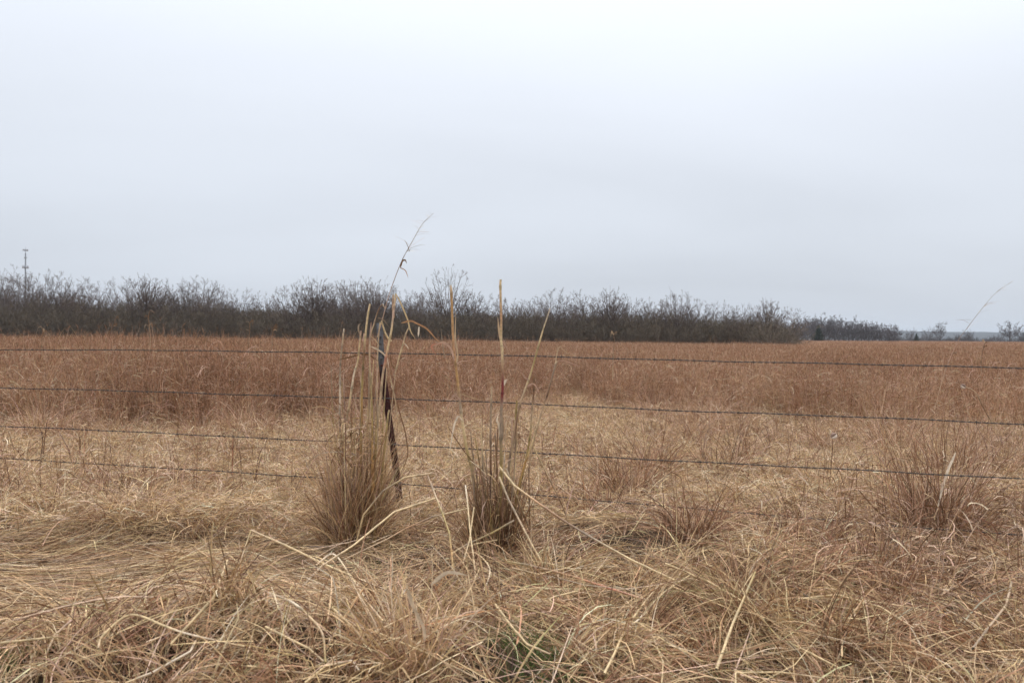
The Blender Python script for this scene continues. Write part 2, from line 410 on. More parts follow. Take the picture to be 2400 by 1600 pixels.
scatter('matted_grass', np.stack([X, Y, ground_z(X, Y) + 0.01], -1), np.stack([rng.normal(size=n) * .12, rng.normal(size=n) * .12, rng.random(n) * 6.283], -1),
        np.stack([np.ones(n), np.ones(n), hz * 1.15], -1), rng.integers(0, len(MAT), n), MAT, M_THATCH)

# sparse wiry stems and curled leaves standing over the matted grass
def wiry(seed, n=34, size=0.9):
    base = np.stack([rng.normal(size=n) * size * 0.25, rng.normal(size=n) * size * 0.25, np.zeros(n)], -1)
    P = curve_blades(n, base, rng.random(n) * 6.283, np.radians(rng.uniform(40, 88, n)), rng.uniform(0.15, 0.55, n), 7, rng.normal(0.5, 0.7, n), 0.45)
    P[:, :, 2] = np.maximum(P[:, :, 2], 0.01)
    a = ribbons(P, taper(n, 7, rng.uniform(0.003, 0.006, n), 0.5), palette(n, [BROWN * 0.8, RUST * 0.8, PINK, TAN, DARK * 1.3], [4, 3, 2, 2, 1]))
    m = n * 2; s = rng.integers(0, n, m); q = rng.integers(1, 7, m)
    Pl = curve_blades(m, P[s, q], rng.random(m) * 6.283, np.radians(rng.uniform(-10, 70, m)), rng.uniform(0.06, 0.25, m), 5, rng.uniform(0.3, 3.2, m), 0.8)
    Pl[:, :, 2] = np.maximum(Pl[:, :, 2], 0.01)
    return mesh('wiry_source', join([a, ribbons(Pl, taper(m, 5, rng.uniform(0.003, 0.007, m), 0.2), palette(m, [PINK, TAN, PALE, BROWN], [3, 3, 1.5, 2], 0.2))]), M_THATCH)
WIRY = [wiry(i) for i in range(8)]
n = 2600
Y = np.sqrt(rng.uniform(3.2 ** 2, 16 ** 2, n)); X = rng.uniform(-1, 1, n) * (Y * 0.70 + 1)
dens = 0.20 + 0.35 * np.clip(X / Y * 3 - 0.2, 0, 1) + 0.5 * (np.sin(X * 1.1 + 2.1 * np.sin(Y * 0.8)) * np.sin(Y * 1.5 + X * 0.4) > 0.25) + 0.7 * np.exp(-(near_edge(X) - Y) / 0.9)
k = (rng.random(n) < dens * 0.75) & (Y < near_edge(X) + 0.3) & ~((X < 1.6) & (Y < 5.0)) & ~((X < -0.9) & (Y < 5.3))
X, Y = X[k], Y[k]; n = len(X); sc_ = rng.uniform(0.5, 1.15, n)
scatter('wiry_stems', np.stack([X, Y, ground_z(X, Y)], -1), np.stack([rng.normal(size=n) * .1, rng.normal(size=n) * .1, rng.random(n) * 6.283], -1), np.stack([sc_, sc_, sc_], -1), rng.integers(0, 8, n), WIRY, M_THATCH)

# ------------------------------------------------------------------ foreground thatch: fallen straw, unique blades following the heaps
def flow(x, y):
    """direction the grass lies: combed sideways on the left, tangled elsewhere; returns angle and how strict it is"""
    comb = np.exp(-((x + 2.6) / 1.3) ** 2 - ((y - 4.35) / 0.75) ** 2) + 0.7 * np.exp(-((x + 1.0) / 0.8) ** 2 - ((y - 4.35) / 0.35) ** 2)
    ang = 0.22 * np.sin(x * 1.3 + y) + 0.25 * (y - 4.3)
    return ang, np.clip(comb, 0, 1)
def thatch(n, y0, y1, len_rng, wid_rng, lift, k, pal, keep=None, up=18, curl=0.5, kink=0.0, stems=False):
    Y = np.sqrt(rng.uniform(y0 ** 2, y1 ** 2, n)); X = rng.uniform(-1, 1, n) * (Y * 0.70 + 0.35)
    if keep is not None:
        q = rng.random(n) < keep(X, Y); X, Y = X[q], Y[q]
    n = len(X)
    ang, strict = flow(X, Y)
    az = np.where(rng.random(n) < 0.5, 0, np.pi) + ang + rng.normal(size=n) * (0.26 + 1.5 * (1 - strict) ** 2)
    Ln = rng.uniform(*len_rng, n) * (1 + 0.15 * strict)
    el = np.radians(np.abs(rng.normal(0, up, n))) * (1 - 0.6 * strict)
    t = np.linspace(0, 1, k)[None]
    a = az[:, None] + rng.normal(size=(n, 1)) * curl * (1 - 0.7 * strict[:, None]) * t
    if kink:
        kk = (rng.random(n) < kink)[:, None] * (t > rng.uniform(0.3, 0.7, (n, 1))); a = a + kk * rng.normal(size=(n, 1)) * 0.9
    step = (Ln / (k - 1))[:, None]
    px = X[:, None] + np.cumsum(np.cos(a) * step, 1) - np.cos(az)[:, None] * Ln[:, None] / 2
    py = Y[:, None] + np.cumsum(np.sin(a) * step, 1) - np.sin(az)[:, None] * Ln[:, None] / 2
    h0 = rng.random(n) ** 1.6 * lift * (1 - 0.25 * strict)
    arc = np.sin(el)[:, None] * Ln[:, None] * (t * 0.75 - 0.25 * t * t)
    pz = zt(px, py) - 0.03 + h0[:, None] + arc
    P = np.stack([px, py, pz], -1)
    c = palette(n, *pal)
    wd = rng.uniform(*wid_rng, n)
    if stems: return tubes(P, taper(n, k, wd / 2, 0.6), c, 3)
    side = rng.normal(size=(n, 3)) * 0.7 + np.array([0, 0, 1.0])
    return ribbons(P, taper(n, k, wd, 0.3), c, side)
coarse = lambda x, y: np.clip(0.10 + np.exp(-((x + 0.9) / 1.5) ** 2 - ((y - 3.0) / 0.5) ** 2) + 0.75 * np.exp(-((x - 1.2) / 1.5) ** 2 - ((y - 3.6) / 0.9) ** 2), 0, 1) * (1 - 0.9 * flow(x, y)[1])
def fine(x, y):
    st = flow(x, y)[1]; hole = np.sin(x * 3.3 + 2 * np.sin(y * 2.9)) * np.sin(y * 4.7 + x * 1.3 + 1) > 0.22
    return np.clip((0.75 - 0.56 * np.clip(coarse(x, y), 0, 1)) * np.where(hole, 0.14, 1.0) * (1 - st) + st, 0, 1)
th = [thatch(50000, 2.2, 7.2, (0.12, 0.40), (0.0018, 0.0036), 0.075, 5, ([TAN, STRAW, GREY, BROWN, PINK, PALE], [3.4, 2.2, 2, 4.2, 1.6, 0.7], 0.28), fine),
      thatch(8500, 2.1, 6.2, (0.12, 0.5), (0.002, 0.007), 0.15, 6, ([STRAW, TAN, PALE, BROWN, PINK, RUST], [3.4, 2.6, 1.0, 3.6, 1.2, 1.2], 0.3), coarse, up=24, curl=0.25, kink=0.5)]
tag(obj('thatch', mesh('thatch', join(th), M_THATCH)), kind='stuff')
tangle = lambda x, y: np.clip(np.exp(-((x - 2.5) / 0.9) ** 2 - ((y - 4.3) / 1.1) ** 2) + 0.8 * np.exp(-((x - 1.5) / 0.8) ** 2 - ((y - 5.2) / 0.5) ** 2) + 0.5 * np.exp(-((x + 1.1) / 1.0) ** 2 - ((y - 2.9) / 0.35) ** 2), 0, 1)
th.append(thatch(24000, 2.4, 6.6, (0.10, 0.34), (0.002, 0.0045), 0.15, 6, ([BROWN, RUST, TAN, PINK, DARK, GREY], [5, 2.6, 2.6, 1.6, 1.6, 1], 0.28), tangle, up=34, curl=2.2))
def leaning(n):
    Y = np.sqrt(rng.uniform(2.1 ** 2, 5.6 ** 2, n)); X = rng.uniform(-1, 1, n) * (Y * 0.70 + 0.3)
    q = rng.random(n) < coarse(X, Y) + 0.06; X, Y = X[q], Y[q]; n = len(X)
    q = flow(X, Y)[1] < 0.4; X, Y = X[q], Y[q]; n = len(X)
    b = np.stack([X, Y, zt(X, Y) - 0.05], -1)
    P = curve_blades(n, b, rng.random(n) * 6.283, np.radians(rng.uniform(15, 80, n)), rng.uniform(0.10, 0.40, n), 6, rng.uniform(-0.1, 1.3, n), 0.25)
    return b, P, n
def bunches(n_b, keep, y0, y1, size):
    """sheaves of straw fallen together: blades of a bunch share direction, colour and arch"""
    o_ = []
    Y = np.sqrt(rng.uniform(y0 ** 2, y1 ** 2, n_b * 6)); X = rng.uniform(-1, 1, n_b * 6) * (Y * 0.69 + 0.3)
    q = np.where(rng.random(len(X)) < keep(X, Y))[0][:n_b]
    for i in q:
        x, y = X[i], Y[i]; m = int(rng.uniform(50, 130)); L_ = size * rng.uniform(0.6, 1.3)
        az = rng.random() * 6.283; el = np.radians(rng.uniform(25, 75))
        b = np.stack([x + rng.normal(size=m) * 0.05, y + rng.normal(size=m) * 0.05, np.zeros(m)], -1); b[:, 2] = zt(b[:, 0], b[:, 1]) - 0.05
        P = curve_blades(m, b, az + rng.normal(size=m) * 0.38, el + rng.normal(size=m) * 0.22, L_ * rng.uniform(0.5, 1.1, m), 7, rng.uniform(0.5, 2.4) + rng.normal(size=m) * 0.35, 0.35)
        P[:, :, 2] = np.maximum(P[:, :, 2], zt(P[:, :, 0], P[:, :, 1]) - 0.03)
        k_ = rng.random(); wts = [4, 3, 1.2, 1, 0.4] if k_ < 0.45 else [1.5, 2.5, 0.3, 4, 1.5] if k_ < 0.8 else [1.5, 1.5, 0.5, 2, 4]
        o_.append(ribbons(P, taper(m, 7, rng.uniform(0.0022, 0.0065, m), 0.25), palette(m, [STRAW, TAN, PALE, BROWN, RUST], wts, 0.25)))
    return o_
nocomb = lambda x, y: (1 - np.clip(flow(x, y)[1] * 2.2, 0, 1))
th += bunches(170, lambda x, y: np.clip(coarse(x, y) + 0.25, 0, 1) * nocomb(x, y), 2.3, 4.6, 0.42)
th += bunches(120, lambda x, y: nocomb(x, y) * np.where(x > 0.3, 1.0, 0.45), 4.2, 7.5, 0.36)
th.append(thatch(9000, 3.2, 6.0, (0.15, 0.45), (0.002, 0.0048), 0.09, 6, ([STRAW, PALE, TAN, BROWN], [4, 2, 3, 1.5], 0.25), lambda x, y: flow(x, y)[1] * 0.8, up=16, curl=0.9, kink=0.2))
def humps(n_b):
    """low hummocks of flattened grass in the combed patch, each lying its own way"""
    o_ = []
    for _ in range(n_b):
        y = rng.uniform(3.6, 5.2); x = rng.uniform(-y * 0.69, -0.9); m = int(rng.uniform(80, 170)); az = rng.normal() * 0.5 + (np.pi if rng.random() < 0.5 else 0)
        b = np.stack([x + rng.normal(size=m) * 0.10, y + rng.normal(size=m) * 0.05, np.zeros(m)], -1); b[:, 2] = zt(b[:, 0], b[:, 1]) - 0.02
        P = curve_blades(m, b, az + rng.normal(size=m) * 0.3, np.radians(rng.uniform(5, 32)) + rng.normal(size=m) * 0.12, rng.uniform(0.15, 0.42, m), 6, rng.uniform(0.4, 1.2, m), 0.3)
        P[:, :, 2] = np.maximum(P[:, :, 2], zt(P[:, :, 0], P[:, :, 1]) - 0.02)
        o_.append(ribbons(P, taper(m, 6, rng.uniform(0.002, 0.0045, m), 0.25), palette(m, [STRAW, TAN, PALE, BROWN, GREY], [3, 3, 1, 1.6, 1], 0.22)))
    return o_
th += humps(70)
b_, P_, n = leaning(6000)
th.append(ribbons(P_, taper(n, 6, rng.uniform(0.0035, 0.008, n), 0.35), palette(n, [STRAW, TAN, PALE, BROWN, RUST], [3, 2.6, 1.2, 3.4, 1.4], 0.3)))
bpy.data.objects['thatch'].data = mesh('thatch', join(th), M_THATCH)
ts = thatch(2800, 2.1, 5.8, (0.12, 0.55), (0.002, 0.0056), 0.17, 6, ([STRAW, TAN, PALE, BROWN, np.array([0.6, 0.42, 0.2])], [5, 2.4, 1.2, 1.4, 2]), coarse, up=24, curl=0.08, kink=0.55, stems=True)
tag(obj('straw', mesh('straw', ts, M_CANE, True)), kind='stuff')
# green shoots coming up through the straw
gs = []
for px_, py_, r_px, n in ((1235, 1490, 60, 220), (1265, 1520, 50, 160), (1545, 1510, 25, 90), (20, 1530, 40, 140), (1330, 1445, 50, 110), (1190, 1460, 40, 120), (905, 1330, 60, 120), (1330, 1130, 30, 60), (1700, 1560, 40, 80), (620, 1560, 30, 60)):
    d = on_thatch(px_, py_, 0.02); c = at(px_, py_, d); r = r_px / F_PX * d
    b = np.stack([c[0] + rng.normal(size=n) * r, c[1] + rng.normal(size=n) * r * 1.5, np.zeros(n)], -1); b[:, 2] = zt(b[:, 0], b[:, 1]) - 0.045
    P = curve_blades(n, b, rng.random(n) * 6.283, np.radians(rng.uniform(30, 85, n)), rng.uniform(0.06, 0.14, n), 5, rng.uniform(0.2, 1.2, n), 0.3)
    gs.append(ribbons(P, taper(n, 5, rng.uniform(0.002, 0.004, n), 0.2), palette(n, [np.array([0.08, 0.15, 0.03]), np.array([0.16, 0.2, 0.06])], [1, 1])))
tag(obj('green_grass', mesh('green_grass', join(gs), M_GREEN)), kind='stuff')
# ------------------------------------------------------------------ bare trees
def rot_about(v, axis, ang):
    c, s = np.cos(ang)[:, None], np.sin(ang)[:, None]
    return v * c + np.cross(axis, v) * s + axis * (axis * v).sum(1, keepdims=True) * (1 - c)
def grow(P, R, per, ratio, ang, t0, k, trop, wob, rr):
    """side branches for all parents at once; returns their polylines and radii"""
    n, kp, _ = P.shape
    cnt = np.maximum(1, rng.poisson(per, n)) if np.isscalar(per) else per
    src = np.repeat(np.arange(n), cnt); m = len(src)
    t = t0 + (1 - t0) * rng.random(m) ** 0.8
    f = t * (kp - 1); i = np.minimum(f.astype(int), kp - 2); f = (f - i)[:, None]
    b = P[src, i] * (1 - f) + P[src, i + 1] * f
    T = norm(P[src, i + 1] - P[src, i])
    ax = norm(np.cross(T, rng.normal(size=(m, 3))))
    D = rot_about(T, ax, np.radians(rng.normal(ang, 11, m)))
    Lp = np.linalg.norm(P[src, -1] - P[src, 0], axis=1)
    Ln = Lp * ratio * rng.uniform(0.6, 1.2, m) * (1.15 - 0.6 * t)
    out_ = [b]; d = D
    for j in range(1, k):
        d = norm(d + rng.normal(size=(m, 3)) * wob + np.array([0, 0, trop]))
        out_.append(out_[-1] + d * (Ln / (k - 1))[:, None])
    r0 = R[src, i] * rr
    return np.stack(out_, 1), r0[:, None] * np.linspace(1, 0.45, k)[None]
def tree_mesh(height, width=0.8, stems=1, limbs=24, trunk_f=0.32, low=-0.25, dens=1.0, bark=(0.12, 0.10, 0.09), twig=(0.13, 0.105, 0.095), tr=0.016, base_r=0.0, fat=1.0, centre=0.58, ragged=0.16):
    """trunk part (stems and limbs) and crown part (branches and twigs) of a leafless tree standing at the origin;
    limbs sweep up from the trunk to points spread over an uneven dome"""
    bc, tcx = np.array(bark), np.array(twig)
    az = rng.random(stems) * 6.283
    b = np.stack([np.cos(az) * base_r, np.sin(az) * base_r, np.full(stems, -0.15)], -1)
    top = np.stack([np.cos(az) * base_r * 1.8, np.sin(az) * base_r * 1.8, height * trunk_f * rng.uniform(0.8, 1.15, stems)], -1) + rng.normal(size=(stems, 3)) * 0.012 * height
    t = np.linspace(0, 1, 6)[None, :, None]
    P0 = b[:, None] * (1 - t) + top[:, None] * t
    P0[:, 1:-1] += rng.normal(size=(stems, 4, 3)) * 0.008 * height * [1, 1, 0]
    R0 = (tr * height * (1.0 if stems == 1 else 0.55)) * np.linspace(1, 0.62, 6)[None] * np.ones((stems, 1))
    # limb ends over the dome (golden-angle spread)
    i = np.arange(limbs); zz_ = low + (1 - low) * (i + 0.5) / limbs; ph = i * 2.39996 + rng.normal(size=limbs) * 0.3
    rr_ = np.sqrt(np.maximum(0, 1 - zz_ ** 2))
    lump = 1 + ragged * rng.normal(size=limbs)
    a_, c_ = width * height / 2 * 0.86, height * (1 - centre) * 0.86
    E = np.stack([rr_ * np.cos(ph) * a_ * lump, rr_ * np.sin(ph) * a_ * lump, centre * height + zz_ * c_ * lump], -1)
    src = np.argmin(((E[:, None, :2] - P0[None, :, -1, :2]) ** 2).sum(-1) + rng.random((limbs, stems)) * 0.4, 1)
    ts = np.clip(0.55 + 0.45 * (zz_ - low) / (1 - low) + rng.normal(size=limbs) * 0.1, 0.3, 1.0) * 5
    k0 = np.minimum(ts.astype(int), 4); f = (ts - k0)[:, None]
    A = P0[src, k0] * (1 - f) + P0[src, k0 + 1] * f
    M = A * 0.45 + E * 0.55; M[:, 2] += 0.0; M[:, :2] = A[:, :2] * 0.42 + E[:, :2] * 0.58 + rng.normal(size=(limbs, 2)) * 0.02 * height; M[:, 2] = A[:, 2] * 0.5 + E[:, 2] * 0.5 - 0.02 * height
    t = np.linspace(0, 1, 8)[None, :, None]
    P1 = A[:, None] * (1 - t) ** 2 + 2 * M[:, None] * t * (1 - t) + E[:, None] * t ** 2
    P1[:, 1:] += rng.normal(size=(limbs, 7, 3)) * 0.006 * height
    R1 = R0[src, k0][:, None] * 0.45 * np.linspace(1, 0.25, 8)[None] * rng.uniform(0.7, 1.1, (limbs, 1))
    P2, R2 = grow(P1, R1, 8.5 * dens, 0.23, 36, 0.22, 5, 0.04, 0.07, 0.62)
    P3, R3 = grow(P2, R2, 6 * dens, 0.5, 32, 0.12, 4, 0.04, 0.08, 0.66)
    P4, R4 = grow(P3, R3, 3.4 * dens, 0.60, 28, 0.1, 3, 0.05, 0.08, 0.75)
    R2 = np.maximum(R2, 0.010 * fat); R3 = np.maximum(R3, 0.0062 * fat); R4 = np.maximum(R4, 0.0042 * fat)
    cc = lambda n, c, j=0.12: np.clip(c * (1 + rng.normal(size=(n, 1)) * j), 0.01, 0.8)
    trunk = join([tubes(P0, R0, cc(stems, bc), 7, False), tubes(P1, R1, cc(limbs, bc), 5, False)])
    crown = join([tubes(P2, R2, cc(len(P2), bc), 3, False), ribbons(P3, R3 * 2, cc(len(P3), tcx, .2)), ribbons(P4, R4 * 2, cc(len(P4), tcx, .25))])
    return mesh('trunk', trunk, M_BARK, True), mesh('crown', crown, M_TWIG)
def plant_tree(name, meshes, loc, sc, rz, label, cat, group=None, sxy=None):
    r = thing(name, label, cat, loc, group)
    r.rotation_euler = (0, 0, rz); r.scale = (sxy or sc, sxy or sc, sc)
    obj('trunk', meshes[0], r); obj('crown', meshes[1], r)
    return r
def crown_top(me):
    z = np.empty(len(me[1].vertices) * 3, np.float32); me[1].vertices.foreach_get('co', z)
    return float(np.percentile(z[2::3], 98.5))
GREYBARK = dict(bark=(0.13, 0.098, 0.083), twig=(0.155, 0.113, 0.092))
TREES = [tree_mesh(9.5, (0.75, 0.95, 0.65, 0.85, 1.0, 0.7, 0.8)[i], 1 if i % 3 else 2, 40 + 3 * (i % 3), (0.3, 0.25, 0.38, 0.3, 0.22, 0.35, 0.28)[i], -0.3, 1.15, base_r=0.2 if not i % 3 else 0, ragged=0.05 + 0.02 * (i % 3), fat=0.9, **GREYBARK) for i in range(7)]
FARTREES = [tree_mesh(9.5, (0.8, 0.95, 0.7, 0.9, 0.75)[i], 1, 24, 0.28, -0.35, 1.2, tr=0.019, fat=2.2, bark=(0.11, 0.095, 0.095), twig=(0.125, 0.105, 0.105)) for i in range(5)]
SHRUBS = [tree_mesh(4.6, 1.1 + 0.12 * (i % 3), 9, 36, 0.16, -0.55, 0.85, bark=(0.13, 0.105, 0.08), twig=(0.165, 0.13, 0.088), tr=0.014, base_r=0.35, centre=0.46) for i in range(5)]
FARSHRUBS = [tree_mesh(4.6, 1.2, 7, 26, 0.16, -0.5, 0.75, bark=(0.09, 0.08, 0.075), twig=(0.105, 0.09, 0.085), tr=0.014, base_r=0.35, centre=0.46, fat=2.4) for i in range(2)]
# skyline of the wood: pixel column, pixel height of the crown top
SKY = [(-150, 650), (-90, 640), (-40, 645), (15, 638), (100, 646), (150, 662), (205, 668), (252, 694), (300, 664), (345, 658), (400, 672), (455, 666), (500, 678), (560, 684), (620, 698), (690, 670), (735, 664),
       (790, 672), (835, 658), (885, 676), (945, 682), (990, 690), (1050, 634), (1100, 684), (1150, 702), (1200, 708), (1250, 706), (1300, 690), (1350, 686), (1390, 706), (1432, 686), (1480, 702), (1530, 712),
       (1585, 690), (1630, 706), (1685, 718), (1745, 716), (1800, 712), (1850, 726)]
def wood_front(px, back):
    r = ray(px, 700); d = 100.0
    for _ in range(8): d = wood_edge(r[0] * d) + back
    return d
special = {1050: ('tall bare tree with a wide fan-shaped crown rising above the wood', None), 15: ('bare tree with pale forked limbs in front of the mast', None), 100: ('dense dark bare tree just beside the mast', None),
           345: ('broad round-headed bare tree standing above its neighbours in the wood', None), 835: ('bare tree with a rounded arching crown behind the fence post', None),
           1432: ('rounded bare tree rising alone above the low part of the wood', None), 1585: ('slender bare tree with upright twigs near the low end of the wood', None)}
FAN = tree_mesh(11.0, 0.72, 1, 24, 0.34, -0.1, 0.85, ragged=0.08, centre=0.62, **GREYBARK)
FORK = tree_mesh(10.0, 0.85, 2, 20, 0.3, -0.05, 0.8, bark=(0.20, 0.17, 0.155), twig=(0.16, 0.13, 0.12), base_r=0.12, centre=0.6)
for j, (px, py) in enumerate(SKY):
    d = wood_front(px, 5.5 + 3 * (j % 3)); p = at(px, hor(px), d)
    h = CAM_Z + (hor(px) - py) / F_PX * d
    h *= 1.03 + 0.045 * math.sin(j * 2.4)
    lab, grp = special.get(px, ('leafless grey-brown tree in the wood behind the field', 'bare trees of the wood'))
    me = FAN if px == 1050 else FORK if px == 15 else TREES[j % 7]
    zmax = crown_top(me)
    plant_tree('bare_tree', me, (p[0], p[1], -0.05), h / zmax, rng.random() * 6.28, lab, 'tree', grp, sxy=h / zmax * (1.12 if px != 1050 else 1.0))
# second rank showing between the first
for j in range(72):
    px = -170 + j * 28 + rng.normal() * 9; py = np.interp(px, [s[0] for s in SKY], [s[1] for s in SKY]) + rng.uniform(8, 40)
    if abs(px - 1050) < 45: py += 45
    d = wood_front(px, 12 + 5 * rng.random()); p = at(px, hor(px), d); h = CAM_Z + (hor(px) - py) / F_PX * d
    me = TREES[(j * 3 + 1) % 7]; zmax = crown_top(me)
    plant_tree('bare_tree', me, (p[0], p[1], -0.05), h / zmax, rng.random() * 6.28, 'leafless grey-brown tree in the wood behind the field', 'tree', 'bare trees of the wood', sxy=h / zmax * 1.12)
# shrubs making the dense skirt along the edge of the wood
THICK = [(-170, 704), (0, 700), (300, 704), (600, 715), (1000, 722), (1400, 728), (1700, 738), (1800, 742), (1860, 756)]
for j in range(78):
    px = -165 + j * 26.2 + rng.normal() * 7
    py = np.interp(px, [s[0] for s in THICK], [s[1] for s in THICK]) + rng.uniform(0, 24)
    d = wood_front(px, 0.3 + 3.6 * (j % 3) * 0.6); p = at(px, hor(px), d); h = CAM_Z + (hor(px) - py) / F_PX * d
    me = SHRUBS[j % 5]; zmax = crown_top(me)
    lab = 'leafless olive-brown shrub at the edge of the wood'
    plant_tree('bare_shrub', me, (p[0], p[1], -0.05), h / zmax, rng.random() * 6.28, lab, 'shrub', 'shrubs along the edge of the wood', sxy=h / zmax * 1.15)
# the wood's last, spreading shrub at its open corner
END = tree_mesh(5.2, 1.5, 9, 36, 0.15, -0.5, 0.85, bark=(0.24, 0.195, 0.16), twig=(0.23, 0.185, 0.13), tr=0.012, base_r=0.5, centre=0.45, ragged=0.25)
d = 90; p = at(1822, hor(1822), d)
plant_tree('bare_shrub', END, (p[0], p[1], -0.05), 0.95, 1.0, 'wide many-stemmed bare shrub at the open end of the wood', 'shrub')
p = at(1790, hor(1790), 88); plant_tree('bare_shrub', SHRUBS[2], (p[0], p[1], -.05), 0.75, 2.0, 'low bare shrub standing just before the open end of the wood', 'shrub', sxy=0.9)
# the mass of the wood behind the edge: one thicket nobody could count
W_ = []
for j in range(1500):
    px = rng.uniform(-330, 1850); d = wood_front(px, 4 + 26 * rng.random())
    p = at(px, hor(px), d); top = np.interp(px, [s[0] for s in THICK], [s[1] for s in THICK]) + 6
    W_.append((p[0], p[1], -0.05, (CAM_Z + (hor(px) - top) / F_PX * d) / 4.6 * rng.uniform(0.7, 1.05), rng.random() * 6.28, rng.integers(0, 5)))
W_ = np.array(W_)
def merged_shrub(i):
    m0 = SHRUBS[i][1]
    return m0
scatter('wood_understorey', W_[:, :3], np.stack([0 * W_[:, 0], 0 * W_[:, 0], W_[:, 4]], -1), np.stack([W_[:, 3] * 1.2, W_[:, 3] * 1.2, W_[:, 3]], -1), W_[:, 5], [s[1] for s in SHRUBS], M_TWIG)

# ------------------------------------------------------------------ trees across the field
def cedar_mesh(h=6.0, n=900):
    zz = 0.04 + 0.96 * rng.random(n) ** 1.25; az = rng.random(n) * 6.283
    rad = h * 0.30 * (1 - zz) ** 0.8 * (0.85 + 0.3 * np.sin(az * 3 + zz * 9)) * rng.uniform(0.55, 1.0, n) + 0.03
    b = np.stack([np.cos(az) * rad * 0.25, np.sin(az) * rad * 0.25, zz * h * 0.97], -1)
    P = curve_blades(n, b, az, np.radians(rng.uniform(5, 45, n)), rad, 4, rng.uniform(-0.5, 0.3, n), 0.2)
    fo = []
    m = n * 5; s = rng.integers(0, n, m); q = rng.uniform(0.3, 1, m) * 3; i = np.minimum(q.astype(int), 2); f = (q - i)[:, None]
    bb = P[s, i] * (1 - f) + P[s, i + 1] * f
    Pl = curve_blades(m, bb, rng.random(m) * 6.283, np.radians(rng.uniform(-20, 80, m)), rng.uniform(0.15, 0.38, m), 3, rng.normal(size=m) * 0.4, 0.2)
    fo.append(ribbons(Pl, taper(m, 3, rng.uniform(0.05, 0.12, m), 0.3), palette(m, [np.array([0.030, 0.048, 0.028]), np.array([0.045, 0.06, 0.035]), np.array([0.05, 0.05, 0.03])], [3, 2, 1])))
    tz = np.linspace(-0.1, h * 0.95, 6)
    tp = np.stack([np.zeros(6), np.zeros(6), tz], -1)[None]
    return mesh('trunk', join([tubes(tp, np.linspace(0.13, 0.02, 6)[None], np.array([[0.12, 0.08, 0.06]]), 6, False), ribbons(P, taper(n, 4, np.full(n, 0.03)), palette(n, [DARK], [1]))]), M_BARK, True), mesh('crown', join(fo), M_GREEN)
FAR = [(1868, 752, 285), (1893, 746, 300), (1910, 750, 315), (1934, 739, 300), (1950, 752, 320), (1965, 750, 300), (1989, 745, 305), (2010, 758, 300), (2026, 755, 290), (2044, 756, 300), (2060, 763, 295), (2076, 761, 285), (2094, 761, 280), (1880, 748, 325), (1902, 745, 330), (1922, 744, 335), (1943, 744, 335), (1957, 752, 330), (1978, 750, 335), (1999, 752, 330), (2018, 757, 330), (2035, 758, 330), (2052, 760, 325), (2085, 765, 310), (1860, 756, 330)]
for j, (px, py, d) in enumerate(FAR):
    p = at(px, hor(px), d); h = CAM_Z + (hor(px) - py) / F_PX * d
    me = FARTREES[(j * 2 + 1) % 5]; zmax = crown_top(me)
    plant_tree('bare_tree', me, (p[0], p[1], -0.05), h / zmax, rng.random() * 6.28, 'leafless dark tree in the row across the field', 'tree', 'row of trees across the field', sxy=h / zmax * 1.3)
for j in range(20):
    px = 1862 + j * 12.3 + rng.normal() * 3; d = rng.uniform(283, 300); p = at(px, hor(px), d)
    plant_tree('bare_shrub', FARSHRUBS[j % 2], (p[0], p[1], -.05), rng.uniform(0.7, 1.1), rng.random() * 6.28, 'leafless dark bush under the row of trees across the field', 'shrub', 'bushes under the far row of trees', sxy=1.1)
LONE = [(2134, 771, 380, 'small thin bare tree beside the small dark cedar across the field', 1), (2178, 768, 390, 'round bare tree between the small cedar and the tall pale tree', 3), (2203, 756, 370, 'tall narrow pale bare tree standing across the open field', 5),
        (2245, 783, 400, 'low bare bush near the far ridge beyond the field', 0), (2269, 773, 395, 'broad low bare tree before the far blue ridge', 2), (2325, 786, 400, 'little bare bush beside the big lone tree', 4),
        (2366, 753, 365, 'big lone bare tree with round crown and clear trunk across the field', -1), (2396, 772, 380, 'bare tree close behind the big lone round tree', 2), (2345, 781, 390, 'small bare shrub at the foot of the big lone tree', 6)]
ROUND = tree_mesh(10, 0.95, 1, 26, 0.38, -0.4, 1.15, tr=0.026, fat=2.2, bark=(0.11, 0.095, 0.095), twig=(0.125, 0.105, 0.105), centre=0.60)
for px, py, d, lab, i in LONE:
    p = at(px, hor(px), d); h = CAM_Z + (hor(px) - py) / F_PX * d
    me = ROUND if i < 0 else FARTREES[i % 5]; zmax = crown_top(me)
    plant_tree('bare_tree', me, (p[0], p[1], -0.05), h / zmax, rng.random() * 6.28, lab, 'tree', sxy=h / zmax * (1.15 if px != 2203 else 0.8))
CED = cedar_mesh()
for px, py, d, lab in ((1918, 762, 262, 'dark green cedar standing before the far row of bare trees'), (2148, 782, 350, 'small dark cedar standing alone across the open field')):
    p = at(px, hor(px), d); h = CAM_Z + (hor(px) - py) / F_PX * d
    plant_tree('cedar_tree', CED, (p[0], p[1], -0.05), h / 6.0, 0.5, lab, 'cedar', sxy=h / 6.0 * 1.25)
p = at(2290, hor(2290), 430)
# far hedge line below the ridge
HB = np.array([(*(at(px, hor(px), rng.uniform(425, 520)))[:2], -0.05, rng.uniform(0.45, 1.0), rng.random() * 6.28, rng.integers(0, 5)) for px in rng.uniform(2090, 2520, 160)])
scatter('hedgerow', HB[:, :3], np.stack([0 * HB[:, 0], 0 * HB[:, 0], HB[:, 4]], -1), np.stack([HB[:, 3] * 1.5, HB[:, 3] * 1.5, HB[:, 3]], -1), HB[:, 5] % 2, [s[1] for s in FARSHRUBS], M_TWIG)

